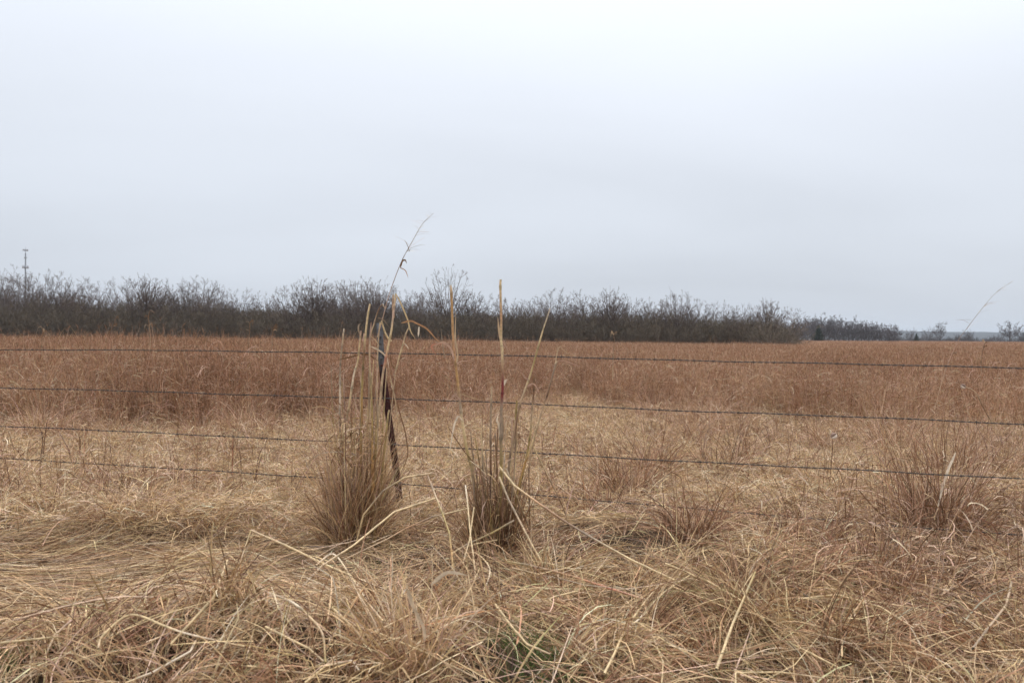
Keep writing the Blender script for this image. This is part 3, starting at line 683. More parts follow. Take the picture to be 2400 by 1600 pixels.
# ------------------------------------------------------------------ phone mast behind the wood
d = 420.0; p = at(59, hor(59), d)
htop = CAM_Z + (hor(59) - 584) / F_PX * d
mast = thing('phone_mast', 'slim grey phone mast rising behind the bare trees of the wood', 'mast', (p[0], p[1], 0))
def pipe(pts, r0, r1, col, ns=8):
    P = np.array(pts, float)[None]
    return tubes(P, np.linspace(r0, r1, len(pts))[None], np.array([col]), ns)
x0, y0 = p[0], p[1]; gm = (0.30, 0.33, 0.36)
part('pole', pipe([(x0, y0, z) for z in np.linspace(0, htop - 2, 8)], 0.62, 0.30, gm, 10), M_METAL, mast)
part('lightning_rod', pipe([(x0, y0, z) for z in (htop - 2, htop + 1.2)], 0.10, 0.05, gm, 6), M_METAL, mast)
def box(cx, cy, cz, sx, sy, sz, rz=0, col=gm):
    c, s = math.cos(rz), math.sin(rz)
    v = np.array([(a * sx / 2, b * sy / 2, e * sz / 2) for a in (-1, 1) for b in (-1, 1) for e in (-1, 1)])
    v = np.stack([v[:, 0] * c - v[:, 1] * s + cx, v[:, 0] * s + v[:, 1] * c + cy, v[:, 2] + cz], -1)
    q = np.array([(0, 1, 3, 2), (4, 6, 7, 5), (0, 4, 5, 1), (2, 3, 7, 6), (0, 2, 6, 4), (1, 5, 7, 3)])
    return v, q, np.repeat(np.array([col]), 8, 0)
for zl, r, nm in ((htop - 9.5, 1.35, 6), (htop - 0.6, 1.15, 6), (htop - 4.6, 0.6, 3)):
    pf = part('platform', pipe([(x0, y0, zl - 0.35), (x0, y0, zl + 0.1)], r * 0.55, r * 0.55, gm, 8), M_METAL, mast, False)
    for a in range(nm):
        an = a / nm * 6.283 + 0.3
        part('antenna_panel', box(x0 + math.cos(an) * r, y0 + math.sin(an) * r, zl + 0.2, 0.25, 0.5, 1.7 if r > 1.2 else 1.0, an, (0.5, 0.52, 0.55)), M_METAL, pf, False)
        part('bracket', pipe([(x0 + math.cos(an) * 0.2, y0 + math.sin(an) * 0.2, zl), (x0 + math.cos(an) * r, y0 + math.sin(an) * r, zl)], 0.06, 0.06, gm, 5), M_METAL, pf, False)

# ------------------------------------------------------------------ barbed-wire fence
POST_D = 5.9
FD = norm(np.array([-6800.0, 1867.0]))                    # fence direction on the ground (towards its far end)
P0 = at(915, 1000, POST_D)[:2]
def fence_hit(x, y):
    """point on the upright plane of the fence seen at a pixel"""
    r = ray(x, y); nrm = np.array([-FD[1], FD[0]])
    d = (P0 @ nrm) / (r[:2] @ nrm)
    return cam_pos + r * d
fence = thing('barbed_wire_fence', 'sagging barbed-wire fence on a rusty steel post in front of the field', 'fence', (P0[0], P0[1], 0))
WIRES = [[(0, 819), (400, 821.5), (800, 825), (895, 828), (1200, 834), (1600, 843.5), (2000, 853), (2400, 864)],
         [(0, 909), (400, 919), (800, 931), (908, 935), (1200, 944), (1600, 962), (2000, 977), (2400, 994)],
         [(0, 999), (400, 1015), (800, 1036), (922, 1042), (1200, 1057), (1600, 1081), (2000, 1101), (2400, 1121)],
         [(0, 1074), (400, 1096), (770, 1122), (932, 1133), (1200, 1154), (1600, 1190), (2110, 1232), (2400, 1253)],
         [(0, 1150), (224, 1169), (800, 1218), (940, 1232), (1600, 1290), (2400, 1362)]]
WIRE_C = np.array([0.062, 0.05, 0.044])
for wi, wp in enumerate(WIRES):
    H = np.array([fence_hit(x, y) for x, y in wp])
    s = (H[:, :2] - P0) @ -FD                              # along the fence, positive towards the near end
    ss = np.arange(-14.0, 11.0, 0.05)
    o_ = np.argsort(s); s, z = s[o_], H[o_, 2]
    zz = np.interp(ss, s, z)
    sl0, sl1 = (z[1] - z[0]) / (s[1] - s[0]) * 0.3, (z[-1] - z[-2]) / (s[-1] - s[-2]) * 0.3
    zz = np.where(ss < s[0], z[0] + (ss - s[0]) * sl0, zz); zz = np.where(ss > s[-1], z[-1] + (ss - s[-1]) * sl1, zz)
    zz = np.convolve(np.pad(zz, 8, 'edge'), np.ones(17) / 17, 'valid') + 0.0025 * np.sin(ss * 2.1 + wi) + 0.0015 * np.sin(ss * 7 + wi * 2)
    cx_ = P0[0] - FD[0] * ss; cy_ = P0[1] - FD[1] * ss
    ctr = np.stack([cx_, cy_, zz], -1)
    fine_s = np.arange(ss[0], ss[-1], 0.0125)
    cf = np.stack([np.interp(fine_s, ss, ctr[:, a]) for a in range(3)], -1)
    nrm3 = np.array([-FD[1], FD[0], 0]); ph = fine_s * 2 * math.pi / 0.085
    strands = []
    for q in (0, math.pi):
        off = nrm3 * (np.cos(ph + q) * 0.0026)[:, None] + np.array([0, 0, 1.0]) * (np.sin(ph + q) * 0.0026)[:, None]
        strands.append(tubes((cf + off)[None], np.full((1, len(cf)), 0.0021), WIRE_C[None], 4))
    wo = part('wire', join(strands), M_METAL, fence)
    bar = []
    for sb in np.arange(ss[0] + 0.06 + wi * 0.03, ss[-1], 0.128):
        sb += rng.normal() * 0.006
        c = np.array([np.interp(sb, ss, ctr[:, a]) for a in range(3)]); a0 = rng.random() * 6.283
        al = np.array([-FD[0], -FD[1], 0.0])
        t = np.linspace(0, 1, 9); an = a0 + t * 4 * math.pi     # the two coils of the barb
        loop = c + al * ((t - 0.5) * 0.012)[:, None] + (nrm3 * np.cos(an)[:, None] + np.array([0, 0, 1.0]) * np.sin(an)[:, None]) * 0.0052
        bar.append(tubes(loop[None], np.full((1, 9), 0.0015), WIRE_C[None], 3, False))
        for sgn in (-1, 1):
            for e in (0, 1.9):
                dv = nrm3 * math.cos(a0 + e) * sgn + np.array([0, 0, 1.0]) * math.sin(a0 + e) * sgn + al * 0.25 * sgn
                bar.append(tubes(np.stack([c, c + dv * 0.017])[None], np.array([[0.0016, 0.0006]]), WIRE_C[None], 3, False))
    part('barbs', join(bar), M_METAL, wo, kind='stuff')
# steel T-posts: rusty, weathered tops, studs up the face
RUSTM = bpy.data.materials.new('rusty_steel'); RUSTM.use_nodes = True
def rust_nodes(m):
    t = m.node_tree; p_ = t.nodes['Principled BSDF']; n = t.nodes.new; l = t.links.new
    p_.inputs['Roughness'].default_value = 0.85; p_.inputs['Specular IOR Level'].default_value = 0.2
    a = n('ShaderNodeAttribute'); a.attribute_name = 'tint'; g_ = n('ShaderNodeNewGeometry')
    nz = n('ShaderNodeTexNoise'); nz.inputs['Scale'].default_value = 45; nz.inputs['Detail'].default_value = 6; l(g_.outputs['Position'], nz.inputs['Vector'])
    mp_ = n('ShaderNodeMapping'); mp_.inputs['Scale'].default_value = (1, 1, 0.35); l(g_.outputs['Position'], mp_.inputs[0]); l(mp_.outputs[0], nz.inputs['Vector'])
    mr = n('ShaderNodeMapRange'); mr.inputs['From Min'].default_value = 0.3; mr.inputs['From Max'].default_value = 0.75; mr.inputs['To Min'].default_value = 0.45; mr.inputs['To Max'].default_value = 1.7
    l(nz.outputs['Fac'], mr.inputs['Value'])
    v = n('ShaderNodeVectorMath'); v.operation = 'SCALE'; l(a.outputs['Color'], v.inputs[0]); l(mr.outputs[0], v.inputs['Scale']); l(v.outputs[0], p_.inputs['Base Color'])
    bp = n('ShaderNodeBump'); bp.inputs['Strength'].default_value = 0.5; bp.inputs['Distance'].default_value = 0.002; l(nz.outputs['Fac'], bp.inputs['Height']); l(bp.outputs[0], p_.inputs['Normal'])
rust_nodes(RUSTM)
SEC = [(-0.024, 0), (0.024, 0), (0.024, 0.006), (0.004, 0.008), (0.004, 0.040), (-0.004, 0.040), (-0.004, 0.008), (-0.024, 0.006)]   # T cross-section
def t_post(path, yaw):
    """path: list of centre points from ground to top"""
    path = np.array(path, float); k = len(path)
    u = np.array([math.cos(yaw), math.sin(yaw), 0]); v = np.array([-math.sin(yaw), math.cos(yaw), 0])
    V = np.concatenate([p + np.array([u * a + v * b for a, b in SEC]) for p in path]); m = len(SEC)
    Q = [(r * m + i, r * m + (i + 1) % m, (r + 1) * m + (i + 1) % m, (r + 1) * m + i) for r in range(k - 1) for i in range(m)]
    e = (k - 1) * m
    Q += [(e, e + 1, e + 2, e + 7), (e + 7, e + 2, e + 3, e + 6), (e + 6, e + 3, e + 4, e + 5)]
    zc_ = path[:, 2]; top = zc_[-1]
    colr = np.where((zc_ > top - 0.31)[:, None], np.array([0.115, 0.11, 0.11]), np.array([0.050, 0.018, 0.016]))
    return V, np.array(Q), np.repeat(colr, m, 0)
def build_post(path, yaw):
    po = part('post', t_post(path, yaw), RUSTM, fence, False)
    path = np.array(path); L_ = np.linalg.norm(path[-1] - path[0]); u = np.array([math.cos(yaw), math.sin(yaw), 0]); v = np.array([-math.sin(yaw), math.cos(yaw), 0])
    zs = np.arange(path[0][2] + 0.1, path[-1][2] - 0.03, 0.054)
    for z in zs:
        c = np.array([np.interp(z, path[:, 2], path[:, a]) for a in range(3)])
        V, Q, c_ = box(0, 0, 0, 0.020, 0.014, 0.013, yaw, (0.115, 0.11, 0.11) if z > path[-1][2] - 0.31 else (0.050, 0.018, 0.016))
        part('stud', (V + c - v * 0.0065, Q, c_), RUSTM, po, False)
    return po
post_px = [(944, 1262), (937, 1180), (930, 1110), (921, 1045), (912, 985), (905, 930), (898, 880), (894, 842), (893.5, 838), (891, 800), (889, 757)]
yaw0 = math.atan2(-FD[1], -FD[0])
build_post([at(x, y, POST_D + 0.02) for x, y in post_px], yaw0 + 0.35)
for s_off, leanx in ((5.35, 0.05), (-6.2, 0.03), (10.6, -0.02), (-12.0, 0.0)):     # next posts along the line, beyond the picture
    b = P0 - FD * s_off
    build_post([(b[0] + leanx * z, b[1] + 0.02, z) for z in np.concatenate([np.linspace(-0.05, 1.13, 7), np.linspace(1.14, 1.45, 3)])], yaw0 + 0.1)
# wire clips holding the strands to the post
for wi, wp in enumerate(WIRES[:4]):
    x, y = wp[3]; c = fence_hit(x, y)
    t = np.linspace(0, 2 * math.pi, 12); yaw = yaw0 + 0.35
    u = np.array([math.cos(yaw), math.sin(yaw), 0]); v = np.array([-math.sin(yaw), math.cos(yaw), 0])
    lp = c + u * (np.cos(t) * 0.036)[:, None] + v * (np.sin(t) * 0.03 + 0.016)[:, None] + np.array([0, 0, 1]) * (np.sin(t * 0.5) * 0.012)[:, None]
    part('wire_clip', tubes(lp[None], np.full((1, 12), 0.0018), np.array([[0.09, 0.085, 0.08]]), 4), M_METAL, fence)

# ------------------------------------------------------------------ canes, stalks and tussocks
CANEC = {'straw': (0.68, 0.50, 0.27), 'pale': (0.78, 0.64, 0.47), 'amber': (0.50, 0.28, 0.10), 'red': (0.21, 0.035, 0.03), 'brown': (0.22, 0.12, 0.06), 'grey': (0.33, 0.24, 0.16), 'olive': (0.38, 0.27, 0.10),
         'dark': (0.10, 0.05, 0.035), 'orange': (0.52, 0.29, 0.15), 'pink': (0.56, 0.36, 0.26), 'salmon': (0.58, 0.24, 0.15), 'tan': (0.54, 0.38, 0.23)}
def smooth_path(pts, per=5):
    """Catmull-Rom through the given points"""
    P = np.array(pts, float); Q = np.concatenate([[2 * P[0] - P[1]], P, [2 * P[-1] - P[-2]]]); o_ = []
    for i in range(1, len(Q) - 2):
        for t in np.arange(per) / per:
            a, b, c, d_ = Q[i - 1:i + 3]
            o_.append(0.5 * (2 * b + (c - a) * t + (2 * a - 5 * b + 4 * c - d_) * t * t + (3 * b - a - 3 * c + d_) * t ** 3))
    return np.array(o_ + [P[-1]])
def cane_path(px, d0, d1, per=5, sharp=False):
    px = np.array(px, float); s = np.concatenate([[0], np.cumsum(np.linalg.norm(np.diff(px, axis=0), axis=1))]); s /= s[-1]
    W = [at(x, y, d0 + (d1 - d0) * t) for (x, y), t in zip(px, s)]
    if sharp:
        W = np.array(W); f = np.linspace(0, len(W) - 1, (len(W) - 1) * per + 1); i = np.minimum(f.astype(int), len(W) - 2); f = (f - i)[:, None]
        return W[i] * (1 - f) + W[i + 1] * f
    return smooth_path(W, per)
def cane(px, wpx, cols, d0, d1, nodes=5, sharp=False, tip=0.7):
    """hollow grass cane with swollen joints; cols = colours from first to last point"""
    P = cane_path(px, d0, d1, 6, sharp); k = len(P)
    r = wpx * 0.5 * (d0 + d1) / 2 / F_PX * np.linspace(1, tip, k)
    cc = np.array([CANEC[c] for c in cols]); f = np.linspace(0, len(cc) - 1, k)
    col = np.stack([np.interp(f, np.arange(len(cc)), cc[:, a]) for a in range(3)], -1)
    for j in range(nodes):
        i = int((j + 0.6) / nodes * (k - 1)); r[i] *= 1.28; col[i] = col[i] * 0.62
    return tubes(P[None], r[None], col[None], 8 if wpx > 4 else 5)
def leaf(px, wpx, col, d0, d1, per=5):
    P = cane_path(px, d0, d1, per); k = len(P); t = np.linspace(0, 1, k)
    w = wpx * (d0 + d1) / 2 / F_PX * np.minimum(1, np.minimum(t * 6 + 0.3, (1 - t) * 2.5 + 0.12))
    a = ribbons(P[None], w[None], np.array([CANEC[col]]), np.array([[0.25, 0.9, 0.35]]))
    return a
def sheaf(c, n, rad, hmin, hmax, names, weights, lean=0.25, wid=(0.002, 0.005), bend=(0.1, 1.0), lean_az=None, k=7):
    r = rad * np.sqrt(rng.random(n)); th_ = rng.random(n) * 6.283
    b = np.stack([c[0] + r * np.cos(th_), c[1] + r * np.sin(th_), np.full(n, c[2])], -1)
    az = th_ + rng.normal(size=n) * 0.7 if lean_az is None else lean_az + rng.normal(size=n) * 0.6
    P = curve_blades(n, b, az, np.pi / 2 - np.abs(rng.normal(0, lean, n)), rng.uniform(hmin, hmax, n), k, rng.uniform(*bend, n), 0.6)
    P[:, :, 2] = np.maximum(P[:, :, 2], zt(P[:, :, 0], P[:, :, 1]) * 0.8)
    return ribbons(P, taper(n, k, rng.uniform(*wid, n), 0.3), palette(n, names, weights))

def droopers(c, n, rad, z0, z1, names, weights):
    r = rad * np.sqrt(rng.random(n)); th_ = rng.random(n) * 6.283
    b = np.stack([c[0] + r * np.cos(th_), c[1] + r * np.sin(th_), c[2] + rng.uniform(z0, z1, n)], -1)
    P = curve_blades(n, b, th_ + rng.normal(size=n) * 1.2, np.radians(rng.uniform(10, 85, n)), rng.uniform(0.10, 0.30, n), 7, rng.uniform(0.6, 3.0, n), 0.7)
    return ribbons(P, taper(n, 7, rng.uniform(0.003, 0.008, n), 0.25), palette(n, names, weights, 0.25))
# clump of tall canes standing alone (the one with the dark red cane)
D1 = 4.85; b = at(1160, 1325, D1)
cl1 = thing('cane_clump', 'clump of tall dry canes standing apart, one with a dark red section', 'grass clump', b)
CL1 = [([(1135, 1300), (1123, 1208), (1114, 1168), (1106, 1101), (1094, 1052), (1084, 991), (1079, 954), (1074, 905), (1067, 844), (1062, 791), (1058, 689), (1056, 668)], 7.5, ['brown', 'grey', 'grey', 'olive', 'straw', 'grey', 'amber', 'orange', 'amber', 'pale'], 0, 0.06),
       ([(1166, 1302), (1170, 1235), (1175, 1154), (1175, 1090), (1174, 1015), (1175, 956), (1177, 926), (1178, 897), (1177, 824), (1174.5, 799), (1174.5, 742), (1172.7, 672), (1173.5, 655)], 7.5, ['dark', 'brown', 'olive', 'olive', 'grey', 'grey', 'red', 'red', 'straw', 'straw', 'orange', 'straw', 'straw'], -0.05, -0.05),
       ([(1184, 1300), (1186, 1181), (1191, 1101), (1202, 1034), (1218, 951), (1232, 909), (1242, 881), (1255, 836), (1272, 775)], 5.5, ['brown', 'grey', 'grey', 'brown', 'tan', 'straw', 'olive', 'straw'], 0.05, 0.1),
       ([(1272, 775), (1283, 742), (1289, 722)], 3, ['straw', 'pale'], 0.1, 0.1),
       ([(1191, 1288), (1207, 1181), (1226, 1100), (1242, 1055), (1256, 1010), (1274, 951), (1285, 917), (1300, 862), (1306, 846)], 5, ['brown', 'olive', 'amber', 'straw', 'tan', 'brown', 'grey', 'tan'], 0.0, -0.1),
       ([(1188, 1290), (1205, 1190), (1221, 1128), (1237, 1055), (1244, 1007), (1247, 958), (1250.6, 926), (1252, 885)], 5.5, ['brown', 'brown', 'olive', 'olive', 'tan', 'brown', 'brown'], 0.1, 0.12),
       ([(1172, 1300), (1181, 1208), (1194, 1106), (1202, 1047), (1207.5, 994), (1211.5, 938)], 6, ['brown', 'brown', 'grey', 'grey', 'olive', 'olive'], 0.08, 0.1),
       ([(1143, 1315), (1146, 1261), (1150, 1154), (1150, 1074), (1150, 994), (1152.6, 905)], 6, ['brown', 'brown', 'dark', 'brown', 'grey', 'tan'], -0.1, -0.1),
       ([(1241, 1260), (1241, 1181), (1240, 1101), (1250, 1040), (1262, 990)], 4, ['brown', 'brown', 'tan', 'brown'], 0.12, 0.15),
       ([(1150, 1310), (1146, 1200), (1142, 1127), (1138, 1052)], 3.5, ['dark', 'brown', 'grey'], -0.15, -0.15),
       ([(1158, 1310), (1163, 1180), (1165, 1100), (1162, 1040), (1160, 1015)], 4.5, ['dark', 'brown', 'brown', 'grey'], -0.12, -0.1),
       ([(1180, 1300), (1176, 1200), (1180, 1120), (1183, 1060)], 3.5, ['dark', 'brown', 'pale'], -0.16, -0.18),
       ([(1128, 1290), (1124, 1200), (1117, 1120), (1108, 1060), (1103, 1010)], 3, ['brown', 'grey', 'grey'], 0.1, 0.1)]
for px, wd, cols, o0, o1 in CL1:
    part('cane', cane(px, wd, cols, D1 + o0, D1 + o1), M_CANE, cl1)
for px, wd, col in (([(1070, 850), (1072.7, 830), (1067, 791), (1068, 730)], 4, 'tan'), ([(1174, 799), (1170, 779), (1166.5, 742)], 5, 'tan'), ([(1173, 1045), (1170, 1000), (1165, 985), (1168.7, 968)], 5, 'pale'), ([(1176, 1040), (1178, 1000), (1175, 975), (1172, 965)], 6, 'grey'),
                    ([(1084, 985), (1074, 976), (1063, 1002), (1052, 1071)], 4, 'pale'), ([(1178, 905), (1183, 895), (1187, 888)], 6, 'pale'), ([(1065, 845), (1057, 818), (1040, 802), (1015, 810)], 5, 'pink'), ([(1080, 940), (1067, 924), (1056, 934)], 4, 'pink'),
                    ([(1080, 922), (1100, 930), (1128, 938)], 3, 'tan'), ([(1234, 905), (1252, 900), (1266, 925)], 4, 'pink'), ([(1306, 846), (1325, 846), (1362, 860)], 3, 'pink'), ([(1240, 890), (1230, 884), (1223, 872)], 4, 'pink'), ([(1178, 800), (1186, 812), (1190, 822)], 3, 'pink'),
                    ([(1130, 1110), (1120, 1100), (1105, 1112)], 4, 'pink'), ([(1050, 1000), (1090, 1060), (1125, 1100), (1140, 1130)], 2.5, 'brown'), ([(1300, 862), (1305, 830), (1312, 812), (1320, 820), (1340, 838)], 2.5, 'tan')):
    part('leaf', leaf(px, wd, col, D1, D1), M_LEAF, cl1)
part('blades', join([sheaf(b, 420, 0.11, 0.25, 0.6, [BROWN, TAN, OLIVE, DARK, GREY], [5, 1.5, 1.5, 2.5, 0.6], 0.10, (0.003, 0.008), (0, 0.4)), sheaf(b, 220, 0.14, 0.12, 0.45, [TAN, BROWN, STRAW], [3, 3, 1], 0.22, (0.002, 0.005), (0.2, 1.4)), sheaf(b, 70, 0.15, 0.4, 0.75, [BROWN, TAN, PINK], [2, 2, 1], 0.3, (0.003, 0.007), (0.2, 2.4)), sheaf(b, 260, 0.2, 0.2, 0.5, [TAN, BROWN, STRAW, PINK], [3, 2, 2, 1], 0.75, (0.002, 0.0055), (0.3, 1.8)), sheaf(b, 260, 0.14, 0.2, 0.5, [DARK, BROWN, OLIVE, TAN], [2, 4, 1, 1.5], 0.16, (0.004, 0.01), (0, 0.6)), droopers(b, 150, 0.10, 0.02, 0.6, [BROWN, TAN, PINK, GREY], [3, 3, 1, 1])]), M_LEAF, cl1, False, 'stuff')

def thin_canes(root, n, x0, x1, ybase, ytop, fan, D):
    for j in range(n):
        xb = rng.uniform(x0, x1); yt = rng.uniform(*ytop); lean_ = (xb - (x0 + x1) / 2) * fan + rng.normal() * 12
        pts = [(xb, ybase), (xb + lean_ * 0.3 + rng.normal() * 3, ybase * 0.66 + yt * 0.34), (xb + lean_ * 0.65 + rng.normal() * 4, ybase * 0.34 + yt * 0.66), (xb + lean_, yt)]
        dd = D + rng.normal() * 0.07
        part('cane', cane(pts, rng.uniform(2.2, 4.2), list(rng.choice(['brown', 'tan', 'tan', 'grey', 'straw', 'pink', 'olive'], 4)), dd, dd + rng.normal() * 0.05, 3), M_CANE, root)
thin_canes(cl1, 24, 1128, 1205, 1310, (960, 1180), 0.9, D1)
# clump of canes and leaves around the steel post
D2 = 5.3; b = at(838, 1275, D2)
cl2 = thing('cane_clump', 'thick clump of dry canes and leaves growing around the rusty post', 'grass clump', b)
CL2 = [([(842, 1230), (846, 1100), (847, 980), (849, 900), (853, 830), (856, 790), (861, 745), (867, 712)], 6, ['brown', 'olive', 'amber', 'olive', 'brown', 'straw', 'straw', 'straw'], 0, 0),
       ([(812, 985), (820, 940), (829, 880), (838, 848), (843, 805), (846, 775)], 5, ['grey', 'straw', 'pale', 'straw', 'straw', 'pink'], 0.05, 0.0),
       ([(797, 990), (797, 930), (797.5, 870), (799, 838), (804, 790), (806, 770)], 4.5, ['grey', 'pale', 'grey', 'grey', 'tan', 'pale'], 0.1, 0.1),
       ([(800, 1080), (799, 1030), (797, 985)], 7, ['grey', 'grey', 'grey'], 0.1, 0.1),
       ([(870, 1240), (880, 1050), (890, 950), (897, 880), (904, 840), (909, 815), (917, 776), (922, 735), (928, 688)], 6, ['brown', 'olive', 'tan', 'tan', 'salmon', 'straw', 'straw', 'pink', 'straw'], -0.05, 0),
       ([(922, 745), (921, 710), (922, 690)], 5, ['orange', 'tan'], 0, 0.02),
       ([(917, 800), (905, 785), (894, 752)], 4.5, ['straw', 'straw'], 0.02, 0.0),
       ([(856, 1230), (862, 1050), (866, 860), (868, 790), (876, 760), (886, 728), (896, 712)], 3.8, ['brown', 'olive', 'tan', 'straw', 'tan', 'brown', 'brown'], 0.1, 0.1),
       ([(896, 712), (903, 722), (906, 718)], 2.5, ['tan', 'tan'], 0.1, 0.1),
       ([(878, 1235), (882, 1060), (884, 900), (885, 830), (888, 780), (891, 755)], 4, ['brown', 'olive', 'straw', 'tan', 'tan', 'straw'], 0.12, 0.15),
       ([(868, 1235), (872, 1080), (872, 960), (866, 830), (869, 770), (870, 755)], 4.5, ['brown', 'amber', 'olive', 'tan', 'pink', 'brown'], -0.1, -0.1),
       ([(925, 880), (934, 845), (946, 800), (960, 762), (976, 720), (983, 697)], 0, [], 0, 0),
       ([(926, 875), (936, 835), (944, 808), (952, 780), (960, 765)], 4, ['tan', 'straw', 'tan', 'straw'], 0, 0),
       ([(895, 1230), (905, 1080), (915, 980), (926, 878)], 3, ['brown', 'tan', 'tan'], 0, 0),
       ([(885, 1240), (898, 1080), (908, 985), (912, 960)], 5, ['brown', 'olive', 'straw'], -0.15, -0.2),
       ([(836, 1240), (838, 1090), (846, 960), (845, 880)], 4, ['brown', 'grey', 'tan'], 0.15, 0.15),
       ([(872, 1220), (874, 1120), (873, 1078)], 8, ['brown', 'amber', 'amber'], -0.12, -0.12)]
for px, wd, cols, o0, o1 in CL2:
    if cols: part('cane', cane(px, wd, cols, D2 + o0, D2 + o1), M_CANE, cl2)
for px, wd, col in (([(928, 688), (940, 712), (955, 748), (962, 775), (974, 795)], 4, 'straw'), ([(940, 757), (962, 752), (975, 757), (1000, 770), (1020, 792), (1035, 806)], 4.5, 'orange'), ([(1035, 806), (1048, 808), (1062, 822)], 4.5, 'pink'), ([(1038, 804), (1015, 808), (1012, 815), (1023, 832)], 3.5, 'salmon'),
                    ([(982, 765), (981, 780), (980, 790)], 4, 'pale'), ([(840, 832), (815, 838), (788, 844)], 4, 'brown'), ([(845, 830), (865, 832), (886, 846)], 4, 'brown'), ([(868, 811), (890, 822), (906, 838), (912, 865)], 4.5, 'pale'), ([(844, 785), (840, 772), (841, 762), (846, 758)], 4, 'grey'),
                    ([(850, 800), (853, 785), (852, 780)], 4, 'pink'), ([(866, 785), (880, 797), (890, 812)], 3, 'tan'), ([(885, 745), (897, 748), (912, 766)], 2.5, 'grey'), ([(915, 830), (918, 855), (929, 865)], 3, 'brown'), ([(947, 804), (953, 810), (958, 818)], 3, 'pale'), ([(1043, 840), (1037, 805), (1034, 770)], 2.5, 'grey'),
                    ([(930, 935), (935, 960), (942, 985), (950, 1015), (956, 1060), (950, 1085), (938, 1108)], 3, 'brown'), ([(912, 870), (925, 930), (935, 990), (960, 1030)], 3, 'tan'), ([(770, 1100), (790, 1055), (820, 1020), (845, 1000)], 3, 'brown'), ([(820, 1050), (845, 1030), (870, 1000)], 3, 'grey'), ([(860, 1000), (838, 960), (826, 920)], 3, 'pink')):
    part('leaf', leaf(px, wd, col, D2, D2), M_LEAF, cl2)
b2 = b + np.array([-0.02, 0, 0])
part('blades', join([sheaf(b2, 420, 0.15, 0.3, 0.95, [BROWN, TAN, GREY, PINK, STRAW], [3, 4, 1.5, 3, 2.5], 0.12, (0.0025, 0.0075), (0, 0.9)), sheaf(b2, 380, 0.19, 0.15, 0.6, [TAN, BROWN, STRAW, PINK], [3, 3, 2, 1.5], 0.16, (0.002, 0.005), (0.2, 1.4)),
                     sheaf(b2 + np.array([0.12, 0.1, 0]), 160, 0.12, 0.3, 0.75, [TAN, GREY, PINK], [3, 2, 1], 0.12, (0.002, 0.005), (0, 0.5)), droopers(b2, 420, 0.13, 0.02, 0.85, [BROWN, TAN, PINK, GREY, STRAW], [4, 3, 2, 1, 1]), sheaf(b2, 320, 0.24, 0.2, 0.55, [TAN, BROWN, STRAW, PINK], [3, 2, 2, 1], 0.75, (0.002, 0.0055), (0.3, 1.8)), sheaf(b2, 200, 0.17, 0.2, 0.5, [DARK, BROWN, TAN], [1, 3, 2], 0.2, (0.004, 0.009), (0, 0.6))]), M_LEAF, cl2, False, 'stuff')

thin_canes(cl2, 30, 800, 895, 1265, (840, 1120), 0.25, D2)
# two long flowering stems with wispy plumes against the sky
def plume_stem(px, wpx, d, label, plume_from, n=26, L_=(0.05, 0.13), lean=1):
    base = at(*px[0], d)
    root = thing('plume_stem', label, 'grass stem', (base[0], base[1], base[2]))
    st = cane(px, wpx, ['tan', 'pink', 'brown', 'grey', 'grey'], d, d, 3, False, 0.25); part('stem', st, M_CANE, root)
    P = cane_path(px, d, d, 6); i0 = int(plume_from * (len(P) - 1)); q = rng.integers(i0, len(P), n)
    Pb = curve_blades(n, P[q], np.where(rng.random(n) < 0.7, 0.0, 3.14) + rng.normal(size=n) * 0.5, np.radians(rng.uniform(10, 60, n)), rng.uniform(*L_, n) * (1.3 - (q - i0) / (len(P) - i0)), 5, rng.uniform(-0.2, 1.0, n), 0.2)
    part('plume', ribbons(Pb, taper(n, 5, np.full(n, 0.0016), 0.5), palette(n, [GREY, PALE, PINK], [2, 2, 1])), M_LEAF, root, False, 'stuff')
    return root
ps = plume_stem([(884, 790), (897, 745), (912, 690), (940, 615), (965, 568), (990, 525), (1016, 500)], 2.5, D2 + 0.05, 'long leaning stem with a wispy plume rising from the post clump', 0.6)
for px, wd, col in (([(938, 628), (943, 612), (950, 610), (953, 618)], 4, 'brown'), ([(937, 627), (950, 634), (957, 652)], 2.5, 'pink'), ([(960, 590), (955, 575), (948, 562)], 1.6, 'grey')):
    part('leaf', leaf(px, wd, col, D2 + .05, D2 + .05), M_LEAF, ps)
plume_stem([(2190, 960), (2215, 870), (2245, 800), (2262, 775), (2300, 725), (2335, 685), (2366, 664)], 1.4, 6.3, 'lone leaning plume stem standing out against the far ridge', 0.5, 22)

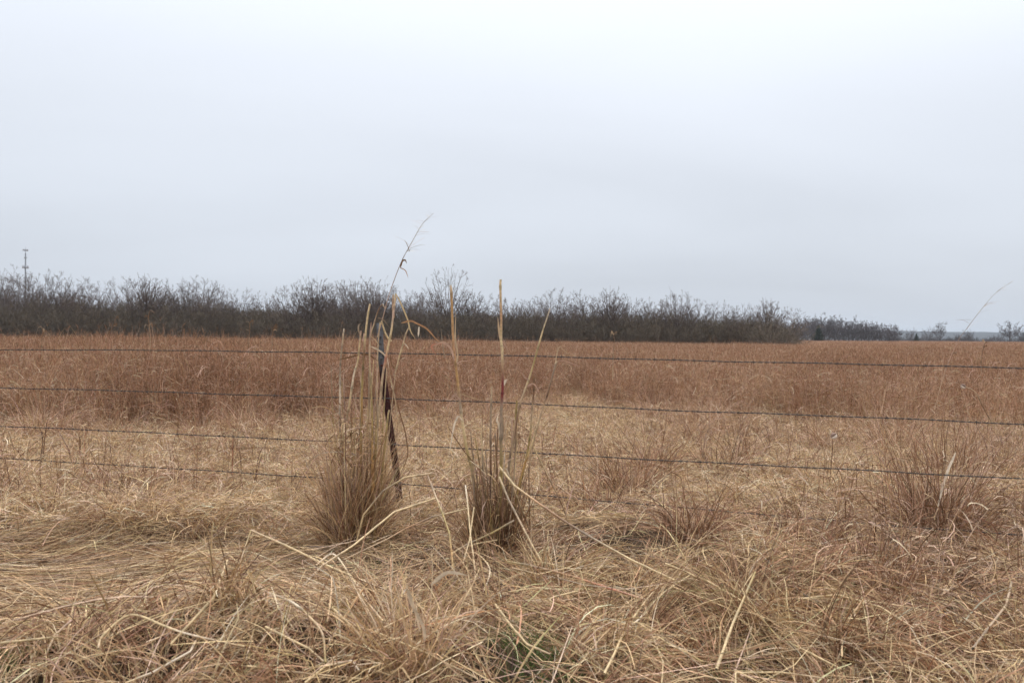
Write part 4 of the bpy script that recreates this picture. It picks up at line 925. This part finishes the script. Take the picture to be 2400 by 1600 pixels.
# stalks lying fallen in the foreground
FALL = [([(1171, 1094), (1205, 1137), (1261, 1178), (1320, 1219), (1381, 1256), (1477, 1310), (1585, 1361)], 5.5, ['straw', 'straw', 'orange', 'brown', 'grey', 'straw', 'straw'], D1 - .15, None, 'long cane fallen outwards from the clump with the red cane'),
        ([(1186, 1098), (1207, 1154), (1234, 1221), (1243, 1243)], 4.5, ['pale', 'straw', 'grey', 'tan'], D1 - .12, None, None),
        ([(1170, 1117), (1191, 1168), (1221, 1227), (1253, 1288), (1273, 1322)], 5, ['straw', 'grey', 'tan', 'straw', 'straw'], D1 - .2, None, None),
        ([(1205, 1219), (1154, 1248), (1095, 1275), (1060, 1296)], 5, ['grey', 'olive', 'grey', 'straw'], D1 - .25, None, None),
        ([(1165, 1265), (1119, 1273), (1087, 1284)], 3.5, ['straw', 'straw', 'tan'], D1 - .3, None, None),
        ([(1000, 1109), (1020, 1160), (1036, 1200), (1053, 1248), (1059, 1300), (1062, 1337)], 5, ['brown', 'tan', 'olive', 'olive', 'amber', 'olive'], 4.9, None, 'single olive cane leaning between the two cane clumps'),
        ([(1091, 1137), (1096, 1181), (1103, 1256), (1111, 1315), (1114, 1355)], 4, ['pale', 'straw', 'straw', 'tan'], 4.65, None, None),
        ([(1111, 1189), (1100, 1267), (1085, 1320)], 4, ['straw', 'straw', 'tan'], 4.7, None, None),
        ([(1250, 1046), (1277, 1101), (1304, 1154), (1319, 1187), (1330, 1215)], 3.5, ['straw', 'tan', 'brown', 'tan'], D1 + .1, None, None),
        ([(1184, 1315), (1253, 1327), (1340, 1350), (1432, 1379), (1521, 1407)], 5.5, ['olive', 'grey', 'orange', 'salmon', 'tan'], None, None, 'orange-brown cane lying flat below the clump with the red cane'),
        ([(1416, 1578), (1437, 1537), (1467, 1475), (1498, 1450), (1549, 1394), (1620, 1345)], 5, ['straw', 'straw', 'straw', 'pale', 'straw', 'straw'], None, None, None),
        ([(1482, 1450), (1515, 1405), (1549, 1366)], 4, ['straw', 'straw', 'tan'], None, None, None),
        ([(1355, 1384), (1289, 1403), (1330, 1424), (1388, 1450), (1442, 1470)], 3.5, ['straw', 'straw', 'olive', 'orange', 'straw'], None, None, 'thin straw folded back on itself at a sharp bend'),
        ([(1161, 1416), (1197, 1465), (1235, 1509), (1289, 1532)], 5.5, ['straw', 'straw', 'straw', 'tan'], None, None, None),
        ([(1498, 1460), (1564, 1506), (1648, 1550)], 4.5, ['straw', 'straw', 'olive'], None, None, None),
        ([(1529, 1488), (1554, 1550), (1551, 1600)], 4, ['tan', 'straw', 'straw'], None, None, None),
        ([(1090, 1296), (1118, 1297), (1148, 1333), (1133, 1384), (1120, 1395)], 3.5, ['tan', 'straw', 'pale', 'tan'], None, None, None),
        ([(588, 1242), (679, 1282), (755, 1319), (826, 1350), (895, 1379), (946, 1404)], 5, ['tan', 'straw', 'straw', 'straw', 'pale', 'tan'], None, None, 'longest pale straw lying across the combed grass by the post clump'),
        ([(588, 1242), (566, 1307), (543, 1389)], 3, ['olive', 'tan', 'tan'], None, None, None),
        ([(1022, 1167), (924, 1199), (829, 1277), (755, 1325), (704, 1379)], 5, ['straw', 'straw', 'straw', 'tan', 'grey'], 4.8, None, 'bright straw cane broken across the foot of the rusty post'),
        ([(1012, 1109), (950, 1118), (898, 1150), (852, 1206), (836, 1267)], 4.5, ['tan', 'straw', 'grey', 'straw', 'straw'], 4.75, None, 'bent cane arching over the foot of the rusty post'),
        ([(1100, 1190), (1060, 1200), (1012, 1211), (957, 1235), (907, 1263), (806, 1311)], 4, ['straw', 'straw', 'grey', 'orange', 'tan', 'tan'], 4.75, None, None),
        ([(594, 1364), (612, 1381), (681, 1409), (722, 1442), (755, 1483), (763, 1552)], 5.5, ['straw', 'straw', 'pale', 'straw', 'tan', 'olive'], None, None, None),
        ([(740, 1325), (781, 1298), (821, 1348), (867, 1417), (898, 1455)], 5, ['tan', 'pale', 'straw', 'pale', 'straw'], None, None, None),
        ([(740, 1396), (788, 1432), (832, 1475), (880, 1540)], 5.5, ['straw', 'straw', 'tan', 'brown'], None, None, None),
        ([(533, 1312), (500, 1401), (459, 1445), (400, 1509)], 5.5, ['straw', 'straw', 'straw', 'straw'], None, None, None),
        ([(230, 1519), (242, 1488), (306, 1440), (390, 1468), (434, 1483), (523, 1504), (574, 1514)], 5, ['tan', 'straw', 'straw', 'straw', 'pale', 'tan', 'straw'], None, None, None),
        ([(0, 1506), (138, 1491)], 4.5, ['straw', 'straw'], None, None, None), ([(168, 1452), (128, 1488), (105, 1539)], 4, ['pink', 'tan', 'tan'], None, None, None),
        ([(459, 1501), (446, 1526), (357, 1575), (293, 1600)], 5, ['tan', 'pale', 'pale', 'straw'], None, None, None),
        ([(622, 1468), (724, 1519), (758, 1549)], 5, ['straw', 'straw', 'tan'], None, None, None), ([(714, 1600), (763, 1560), (824, 1547), (842, 1570)], 5, ['straw', 'straw', 'pale', 'pale'], None, None, None),
        ([(1679, 1568), (1716, 1464), (1770, 1340)], 6.5, ['straw', 'straw', 'olive'], None, 3.75, 'thick straw cane propped upright against the dark-hearted tussock'),
        ([(1869, 1404), (1963, 1393), (2064, 1422), (2143, 1472)], 5, ['straw', 'straw', 'straw', 'tan'], None, None, None), ([(1840, 1501), (1900, 1530), (1973, 1568)], 4.5, ['olive', 'straw', 'straw'], None, None, None),
        ([(2371, 1364), (2358, 1418), (2280, 1518)], 5, ['grey', 'tan', 'grey'], None, None, None), ([(1724, 1620), (1724, 1576), (1828, 1574), (1932, 1588)], 4, ['straw', 'straw', 'straw', 'tan'], None, None, None),
        ([(1985, 1406), (1971, 1447), (1971, 1510)], 5, ['brown', 'brown', 'brown'], None, None, 'short dark brown stub poking out of the matted straw'),
        ([(1200, 1330), (1262, 1345), (1330, 1330), (1390, 1305)], 3, ['tan', 'straw', 'tan'], None, None, None), ([(1560, 1320), (1660, 1362), (1760, 1420), (1830, 1500)], 4.5, ['straw', 'straw', 'straw', 'olive'], None, None, None),
        ([(960, 1440), (900, 1470), (830, 1500), (760, 1560)], 4, ['straw', 'tan', 'tan'], None, None, None), ([(880, 1480), (1000, 1530), (1120, 1590)], 4.5, ['straw', 'straw', 'tan'], None, None, None), ([(580, 1560), (700, 1575), (850, 1590)], 4, ['straw', 'tan', 'straw'], None, None, None)]
def near_d(x, y): return on_thatch(x, min(y, 1640), 0.125)
for px, wd, cols, d0, d1, lab in FALL:
    a0 = d0 or near_d(*px[0]); a1 = d1 or near_d(*px[-1])
    if d0 is None and d1 is None:                        # resting on the straw all along
        W = np.array([at(x, y, near_d(x, y)) for x, y in px]); f = np.linspace(0, len(W) - 1, (len(W) - 1) * 6 + 1); i = np.minimum(f.astype(int), len(W) - 2); f = (f - i)[:, None]
        P = smooth_path(W, 6) if len(W) > 4 else W[i] * (1 - f) + W[i + 1] * f
        k = len(P); r = wd * 0.54 * np.linalg.norm(W.mean(0) - cam_pos) / F_PX * np.linspace(1, 0.7, k)
        cc = np.array([CANEC[c] for c in cols]); f = np.linspace(0, len(cc) - 1, k); col = np.stack([np.interp(f, np.arange(len(cc)), cc[:, a]) for a in range(3)], -1)
        for j in range(3):
            ii = int((j + 0.5) / 3 * (k - 1)); r[ii] *= 1.25; col[ii] *= 0.65
        vqc = tubes(P[None], r[None], col[None], 6); base = P[-1]
    else:
        vqc = cane(px, wd, cols, a0, a1, 4, True, 0.8); base = at(*px[-1], a1)
    st = mesh('fallen_stalk', (vqc[0] - base, vqc[1], vqc[2]), M_CANE, True)
    o = obj('fallen_stalk', st, None, tuple(base))
    tag(o, lab or 'dry straw-coloured stalk lying fallen in the foreground straw', 'grass stalk', None if lab else 'fallen stalks in the foreground')

# tussocks: tufts with a heart of their own
def tussock(px, py, label, specs, d=None, leaves=()):
    d = d or on_thatch(px, py, 0.0); c = at(px, py, d); c[2] = zt(c[0], c[1]) - 0.05
    r = thing('grass_tussock', label, 'grass tussock', c)
    part('blades', join([sheaf(c, *a, **kw) for a, kw in specs]), M_LEAF, r, False, 'stuff')
    for lp, wd, col in leaves: part('leaf', leaf(lp, wd, col, d - 0.1, d - 0.2), M_LEAF, r)
    return r
tussock(1760, 1470, 'dark-hearted tussock of arching straw in the foreground', [((300, 0.12, 0.3, 0.62, [TAN, STRAW, BROWN, OLIVE], [4, 3, 3, 1.5], 0.6), dict(wid=(0.003, 0.0065), bend=(0.8, 2.6))), ((160, 0.1, 0.2, 0.4, [BROWN, DARK, TAN], [3, 1, 2], 0.3), dict(wid=(0.003, 0.006), bend=(0.1, 1.0)))],
        leaves=[([(1800, 1490), (1790, 1400), (1805, 1360), (1840, 1470)], 3.5, 'tan'), ([(1760, 1480), (1745, 1380), (1720, 1350), (1690, 1390)], 3.5, 'tan')])
tussock(960, 1560, 'pale frayed tuft of straw standing up in the foreground heap', [((240, 0.10, 0.25, 0.5, [PALE, STRAW, PINK, TAN], [2, 4, 2, 3], 0.35), dict(wid=(0.003, 0.007), bend=(0.2, 1.8)))], leaves=[([(995, 1501), (992, 1468), (964, 1412), (951, 1366)], 9, 'pale'), ([(985, 1480), (970, 1420), (955, 1380), (945, 1390)], 6, 'pale'), ([(1010, 1370), (1043, 1343), (1070, 1342), (1097, 1348)], 9, 'pale')])
tussock(720, 1600, 'brown coarse tuft in the middle of the foreground heap', [((300, 0.3, 0.2, 0.45, [BROWN, TAN, STRAW, RUST], [3, 3, 2, 1.5], 0.5), dict(wid=(0.003, 0.007), bend=(0.2, 2.0)))])
tussock(380, 1590, 'coarse brown tuft at the end of the foreground heap', [((260, 0.3, 0.2, 0.42, [BROWN, TAN, STRAW, PINK], [3, 3, 2, 1], 0.6), dict(wid=(0.003, 0.007), bend=(0.4, 2.2)))])
tussock(2200, 1270, 'big arching reddish-tan tussock beside the end of the lowest wire', [((520, 0.24, 0.35, 0.85, [TAN, PINK, BROWN, RUST, DARK], [1.4, 1.6, 5, 3, 2.5], 0.4), dict(wid=(0.003, 0.0065), bend=(0.6, 2.8))), ((220, 0.16, 0.5, 1.0, [RUST, BROWN, PINK, DARK], [2, 4, 1.5, 1.5], 0.2), dict(wid=(0.003, 0.006), bend=(0, 0.8)))],
        leaves=[([(2197, 1195), (2226, 1248), (2247, 1302), (2313, 1468)], 7, 'pink'), ([(2238, 1186), (2126, 1232), (2070, 1275), (2048, 1330)], 7, 'grey'), ([(2240, 1060), (2215, 1120), (2195, 1200)], 6, 'pale'), ([(2290, 1100), (2200, 1150), (2120, 1200)], 3, 'tan'), ([(2010, 1145), (2060, 1200), (2120, 1235)], 4, 'brown'), ([(2100, 1260), (2160, 1190), (2230, 1190)], 4, 'brown')])
tussock(2230, 1140, 'upright bunch of wiry brown stems behind the arching tussock', [((200, 0.16, 0.35, 0.8, [BROWN, PINK, RUST], [4, 1.2, 2], 0.2), dict(wid=(0.003, 0.006), bend=(0, 1.2)))])
for px, py, lab, n, h in ((1470, 1170, 'upright brown tuft beyond the lowest wire near the red-cane clump', 260, 0.55), (1530, 1110, 'slim olive tuft of upright stems beyond the third wire', 170, 0.55), (1690, 1120, 'thin upright tuft in the pale grass beyond the wires', 110, 0.5), (1740, 1090, 'leaning tuft of fine stems beyond the wires', 110, 0.5),
                         (700, 1160, 'low pale tuft beside the clump around the post', 120, 0.3), (2330, 1130, 'wiry curling tuft close to the end of the third wire', 220, 0.55), (1400, 1210, 'ragged tan tuft beside the long fallen cane', 160, 0.4), (1040, 1180, 'small tuft of short stems between the two cane clumps', 70, 0.3),
                         (1620, 1260, 'brown tangled tuft with a dark hollow under the lowest wire', 220, 0.4), (1900, 1290, 'low brown tangle of grass under the lowest wire', 200, 0.35), (2060, 1380, 'rounded tangle of drooping grass before the arching tussock', 200, 0.35), (330, 1210, 'humped tan tuft drooping over a dark hollow', 260, 0.4), (470, 1225, 'drooping tan tuft next to the humped one', 220, 0.35), (640, 1240, 'loose tan tuft between the humped tuft and the post clump', 160, 0.3), (30, 1200, 'grey-green tuft at the far end of the combed grass', 160, 0.3)):
    if px < 750:
        tussock(px, py, lab, [((int(n * 1.6), 0.2, h * 0.6, h * 1.2, [TAN, STRAW, BROWN, PINK, GREY], [4, 3, 2, 1, 1], 0.5), dict(wid=(0.002, 0.005), bend=(1.0, 2.8)))])
        continue
    tussock(px, py, lab, [((int(n * 1.3), 0.17, h * 0.5, h * 1.35, [TAN, BROWN, PINK, RUST, DARK], [1.0, 5, 1.0, 4, 3], 0.27), dict(wid=(0.003, 0.0065), bend=(0.1, 2.2)))])
# tufts scattered at the ragged front of the tall field
EDGE = []
for j in range(46):
    a = rng.uniform(-0.66, 0.66); d = 10.5
    for _ in range(5): d = near_edge(a * d)
    d -= abs(rng.normal()) * 0.9 + 0.1; EDGE.append((a * d, d))
TUFT = []
for q in range(6):
    c0 = np.zeros(3); TUFT.append(mesh('blades', sheaf(np.array([0, 0, -0.02]), 130, 0.2, 0.35, 0.85, [RUST, PINK, TAN, BROWN], [3, 3, 3, 2], 0.3, (0.003, 0.006), (0.1, 2.2)), M_LEAF))
for j, (x, y) in enumerate(EDGE):
    r = thing('grass_tuft', 'loose rusty tuft standing before the ragged front of the tall grass', 'grass tuft', (x, y, float(ground_z(np.array(x), np.array(y)))), 'tufts at the front of the tall grass')
    r.rotation_euler = (0, 0, rng.random() * 6.28); s_ = rng.uniform(0.6, 1.15); r.scale = (s_, s_, s_)
    tag(obj('blades', TUFT[j % 6], r), kind='stuff')

# dry weeds: branching dark stems standing in the short grass
def weed_mesh(h, stems, nb):
    az = rng.random(stems) * 6.283
    P = curve_blades(stems, np.zeros((stems, 3)) + rng.normal(size=(stems, 3)) * [0.03, 0.03, 0], az, np.radians(rng.normal(80, 7, stems)), h * rng.uniform(0.6, 1, stems), 7, rng.normal(size=stems) * 0.35, 0.35)
    R = np.full((stems, 7), 0.0046) * np.linspace(1, 0.5, 7)
    B, RB = grow(P, R, nb, 0.4, 38, 0.3, 4, 0.08, 0.2, 0.7)
    cs = palette(stems, [BROWN * 0.75, RUST * 0.8, GREY * 0.7], [3, 2, 1]); cb = palette(len(B), [BROWN * 0.8, RUST, GREY * 0.8], [3, 2, 1])
    return mesh('stem', tubes(P, R, cs, 5), M_CANE, True), mesh('twigs', tubes(B, RB, cb, 3), M_CANE, True)
WEEDS = [weed_mesh(0.42, 1 + i % 3, 4) for i in range(6)]
WP = [(45, 1090), (110, 1095), (185, 1085), (262, 1090), (355, 1105), (310, 1060), (150, 1100), (600, 1125), (560, 1120), (1395, 1060), (1360, 1090), (1640, 1080), (1655, 1040), (1755, 1070), (1860, 1110), (2075, 1100), (2160, 1060), (2010, 1150), (2300, 1075), (2350, 1060), (2130, 1120), (1300, 1160), (690, 1150), (1560, 1140), (2250, 1010), (1810, 1060)]
for j, (x, y) in enumerate(WP):
    d = CAM_Z * F_PX / (y + 12 - hor(x)) * 0.97; p = at(x, y, d)
    r = thing('dry_weed', 'thin dark leafless weed standing in the short pale grass', 'weed', (p[0], p[1], float(ground_z(np.array(p[0]), np.array(p[1])))), 'dark weeds in the short grass')
    r.rotation_euler = (0, 0, rng.random() * 6.28); s_ = rng.uniform(0.9, 1.5); r.scale = (s_, s_, s_)
    obj('stem', WEEDS[j % 6][0], r); tag(obj('twigs', WEEDS[j % 6][1], r), kind='stuff')
# split seed pods on thin stalks
def pod_stalk(px, d, label, pod_px, ang, cols):
    base = at(*px[0], d)
    r = thing('seed_pod_stalk', label, 'weed', base)
    part('stem', cane(px, 3, cols, d, d, 3, False, 0.7), M_CANE, r)
    c = at(*pod_px, d); m_ = 8; t = np.linspace(0, 1, m_)
    ax = np.array([math.cos(ang), 0.15, math.sin(ang)])
    for s_ in (-1, 1):                                    # the two open halves
        ctr = c + ax * (t * 0.055)[:, None] + np.array([-math.sin(ang), 0.1, math.cos(ang)]) * (s_ * 0.012 * np.sin(t * 3.1))[:, None]
        part('pod_half', tubes(ctr[None], (0.0025 + 0.011 * np.sin(t * math.pi) ** 0.8)[None], np.array([(0.72, 0.58, 0.46) if s_ < 0 else (0.30, 0.20, 0.15)]), 7), M_LEAF, r)
    return r
pod_stalk([(1920, 1235), (1928, 1207), (1942, 1149), (1950, 1066), (1952, 1030)], 6.2, 'thin stalk with one split seed pod standing over the third wire', (1948, 1026), 0.6, ['brown', 'tan', 'brown', 'brown'])
pod_stalk([(2330, 1000), (2305, 955), (2285, 918), (2262, 906)], 7.6, 'curved stalk with a white open seed pod in front of the tall grass', (2252, 902), -0.5, ['tan', 'brown', 'tan', 'tan'])
# tall culms rising above the field against the wood
for px, d, lab in (([(352, 800), (350, 765), (348, 745), (352, 728), (362, 733)], 13.5, 'tall rusty culm with drooping top standing above the field before the wood'), ([(583, 800), (585, 775), (585, 757)], 14, 'red-brown culm with folded leaf above the field before the wood'), ([(638, 800), (640, 775), (643, 765)], 14, 'tan culm with twisted leaves above the field before the wood'),
                   ([(98, 805), (100, 780), (99, 768)], 14, 'short red culm above the field below the mast'), ([(250, 790), (265, 765), (272, 745)], 14, 'thin slanting culm above the field before the wood'), ([(1437, 830), (1440, 800), (1438, 785)], 14, 'dark curled culm above the field beyond the top wire'), ([(2300, 840), (2305, 815), (2308, 805)], 16, 'dark red seed stalk leaning above the open field'), ([(2228, 850), (2232, 830), (2236, 820)], 16, 'dark seed stalk leaning beside the lone plume stem')):
    r = thing('grass_culm', lab, 'grass stem', at(*px[0], d)); b0 = r.location
    lo = (px[0][0] - 1, px[0][1] + 60)
    part('stem', cane([lo] + px, 2.4, ['tan', 'brown', 'brown'], d, d, 2, False, 0.6), M_CANE, r)
    tx, ty = px[-1]
    for q in range(3):
        t0 = px[rng.integers(1, len(px))]; sgn = rng.choice([-1, 1])
        part('leaf', leaf([t0, (t0[0] + sgn * rng.uniform(3, 9), t0[1] - rng.uniform(2, 10)), (t0[0] + sgn * rng.uniform(5, 12), t0[1] + rng.uniform(-4, 10))], 2.0, rng.choice(['grey', 'brown', 'brown', 'tan']), d, d), M_LEAF, r)

# ------------------------------------------------------------------ damp air over the fields
hz_m = bpy.data.materials.new('damp_air'); hz_m.use_nodes = True
t = hz_m.node_tree; t.nodes.clear(); o_ = t.nodes.new('ShaderNodeOutputMaterial'); v_ = t.nodes.new('ShaderNodeVolumePrincipled')
v_.inputs['Color'].default_value = (0.80, 0.88, 0.97, 1); v_.inputs['Density'].default_value = 0.00018
t.links.new(v_.outputs[0], o_.inputs['Volume'])
V, Q, c_ = box(0, 2600, 27.5, 13000, 7200, 60)
hz = obj('haze', mesh('haze', (V, Q, None), hz_m)); tag(hz, kind='stuff')
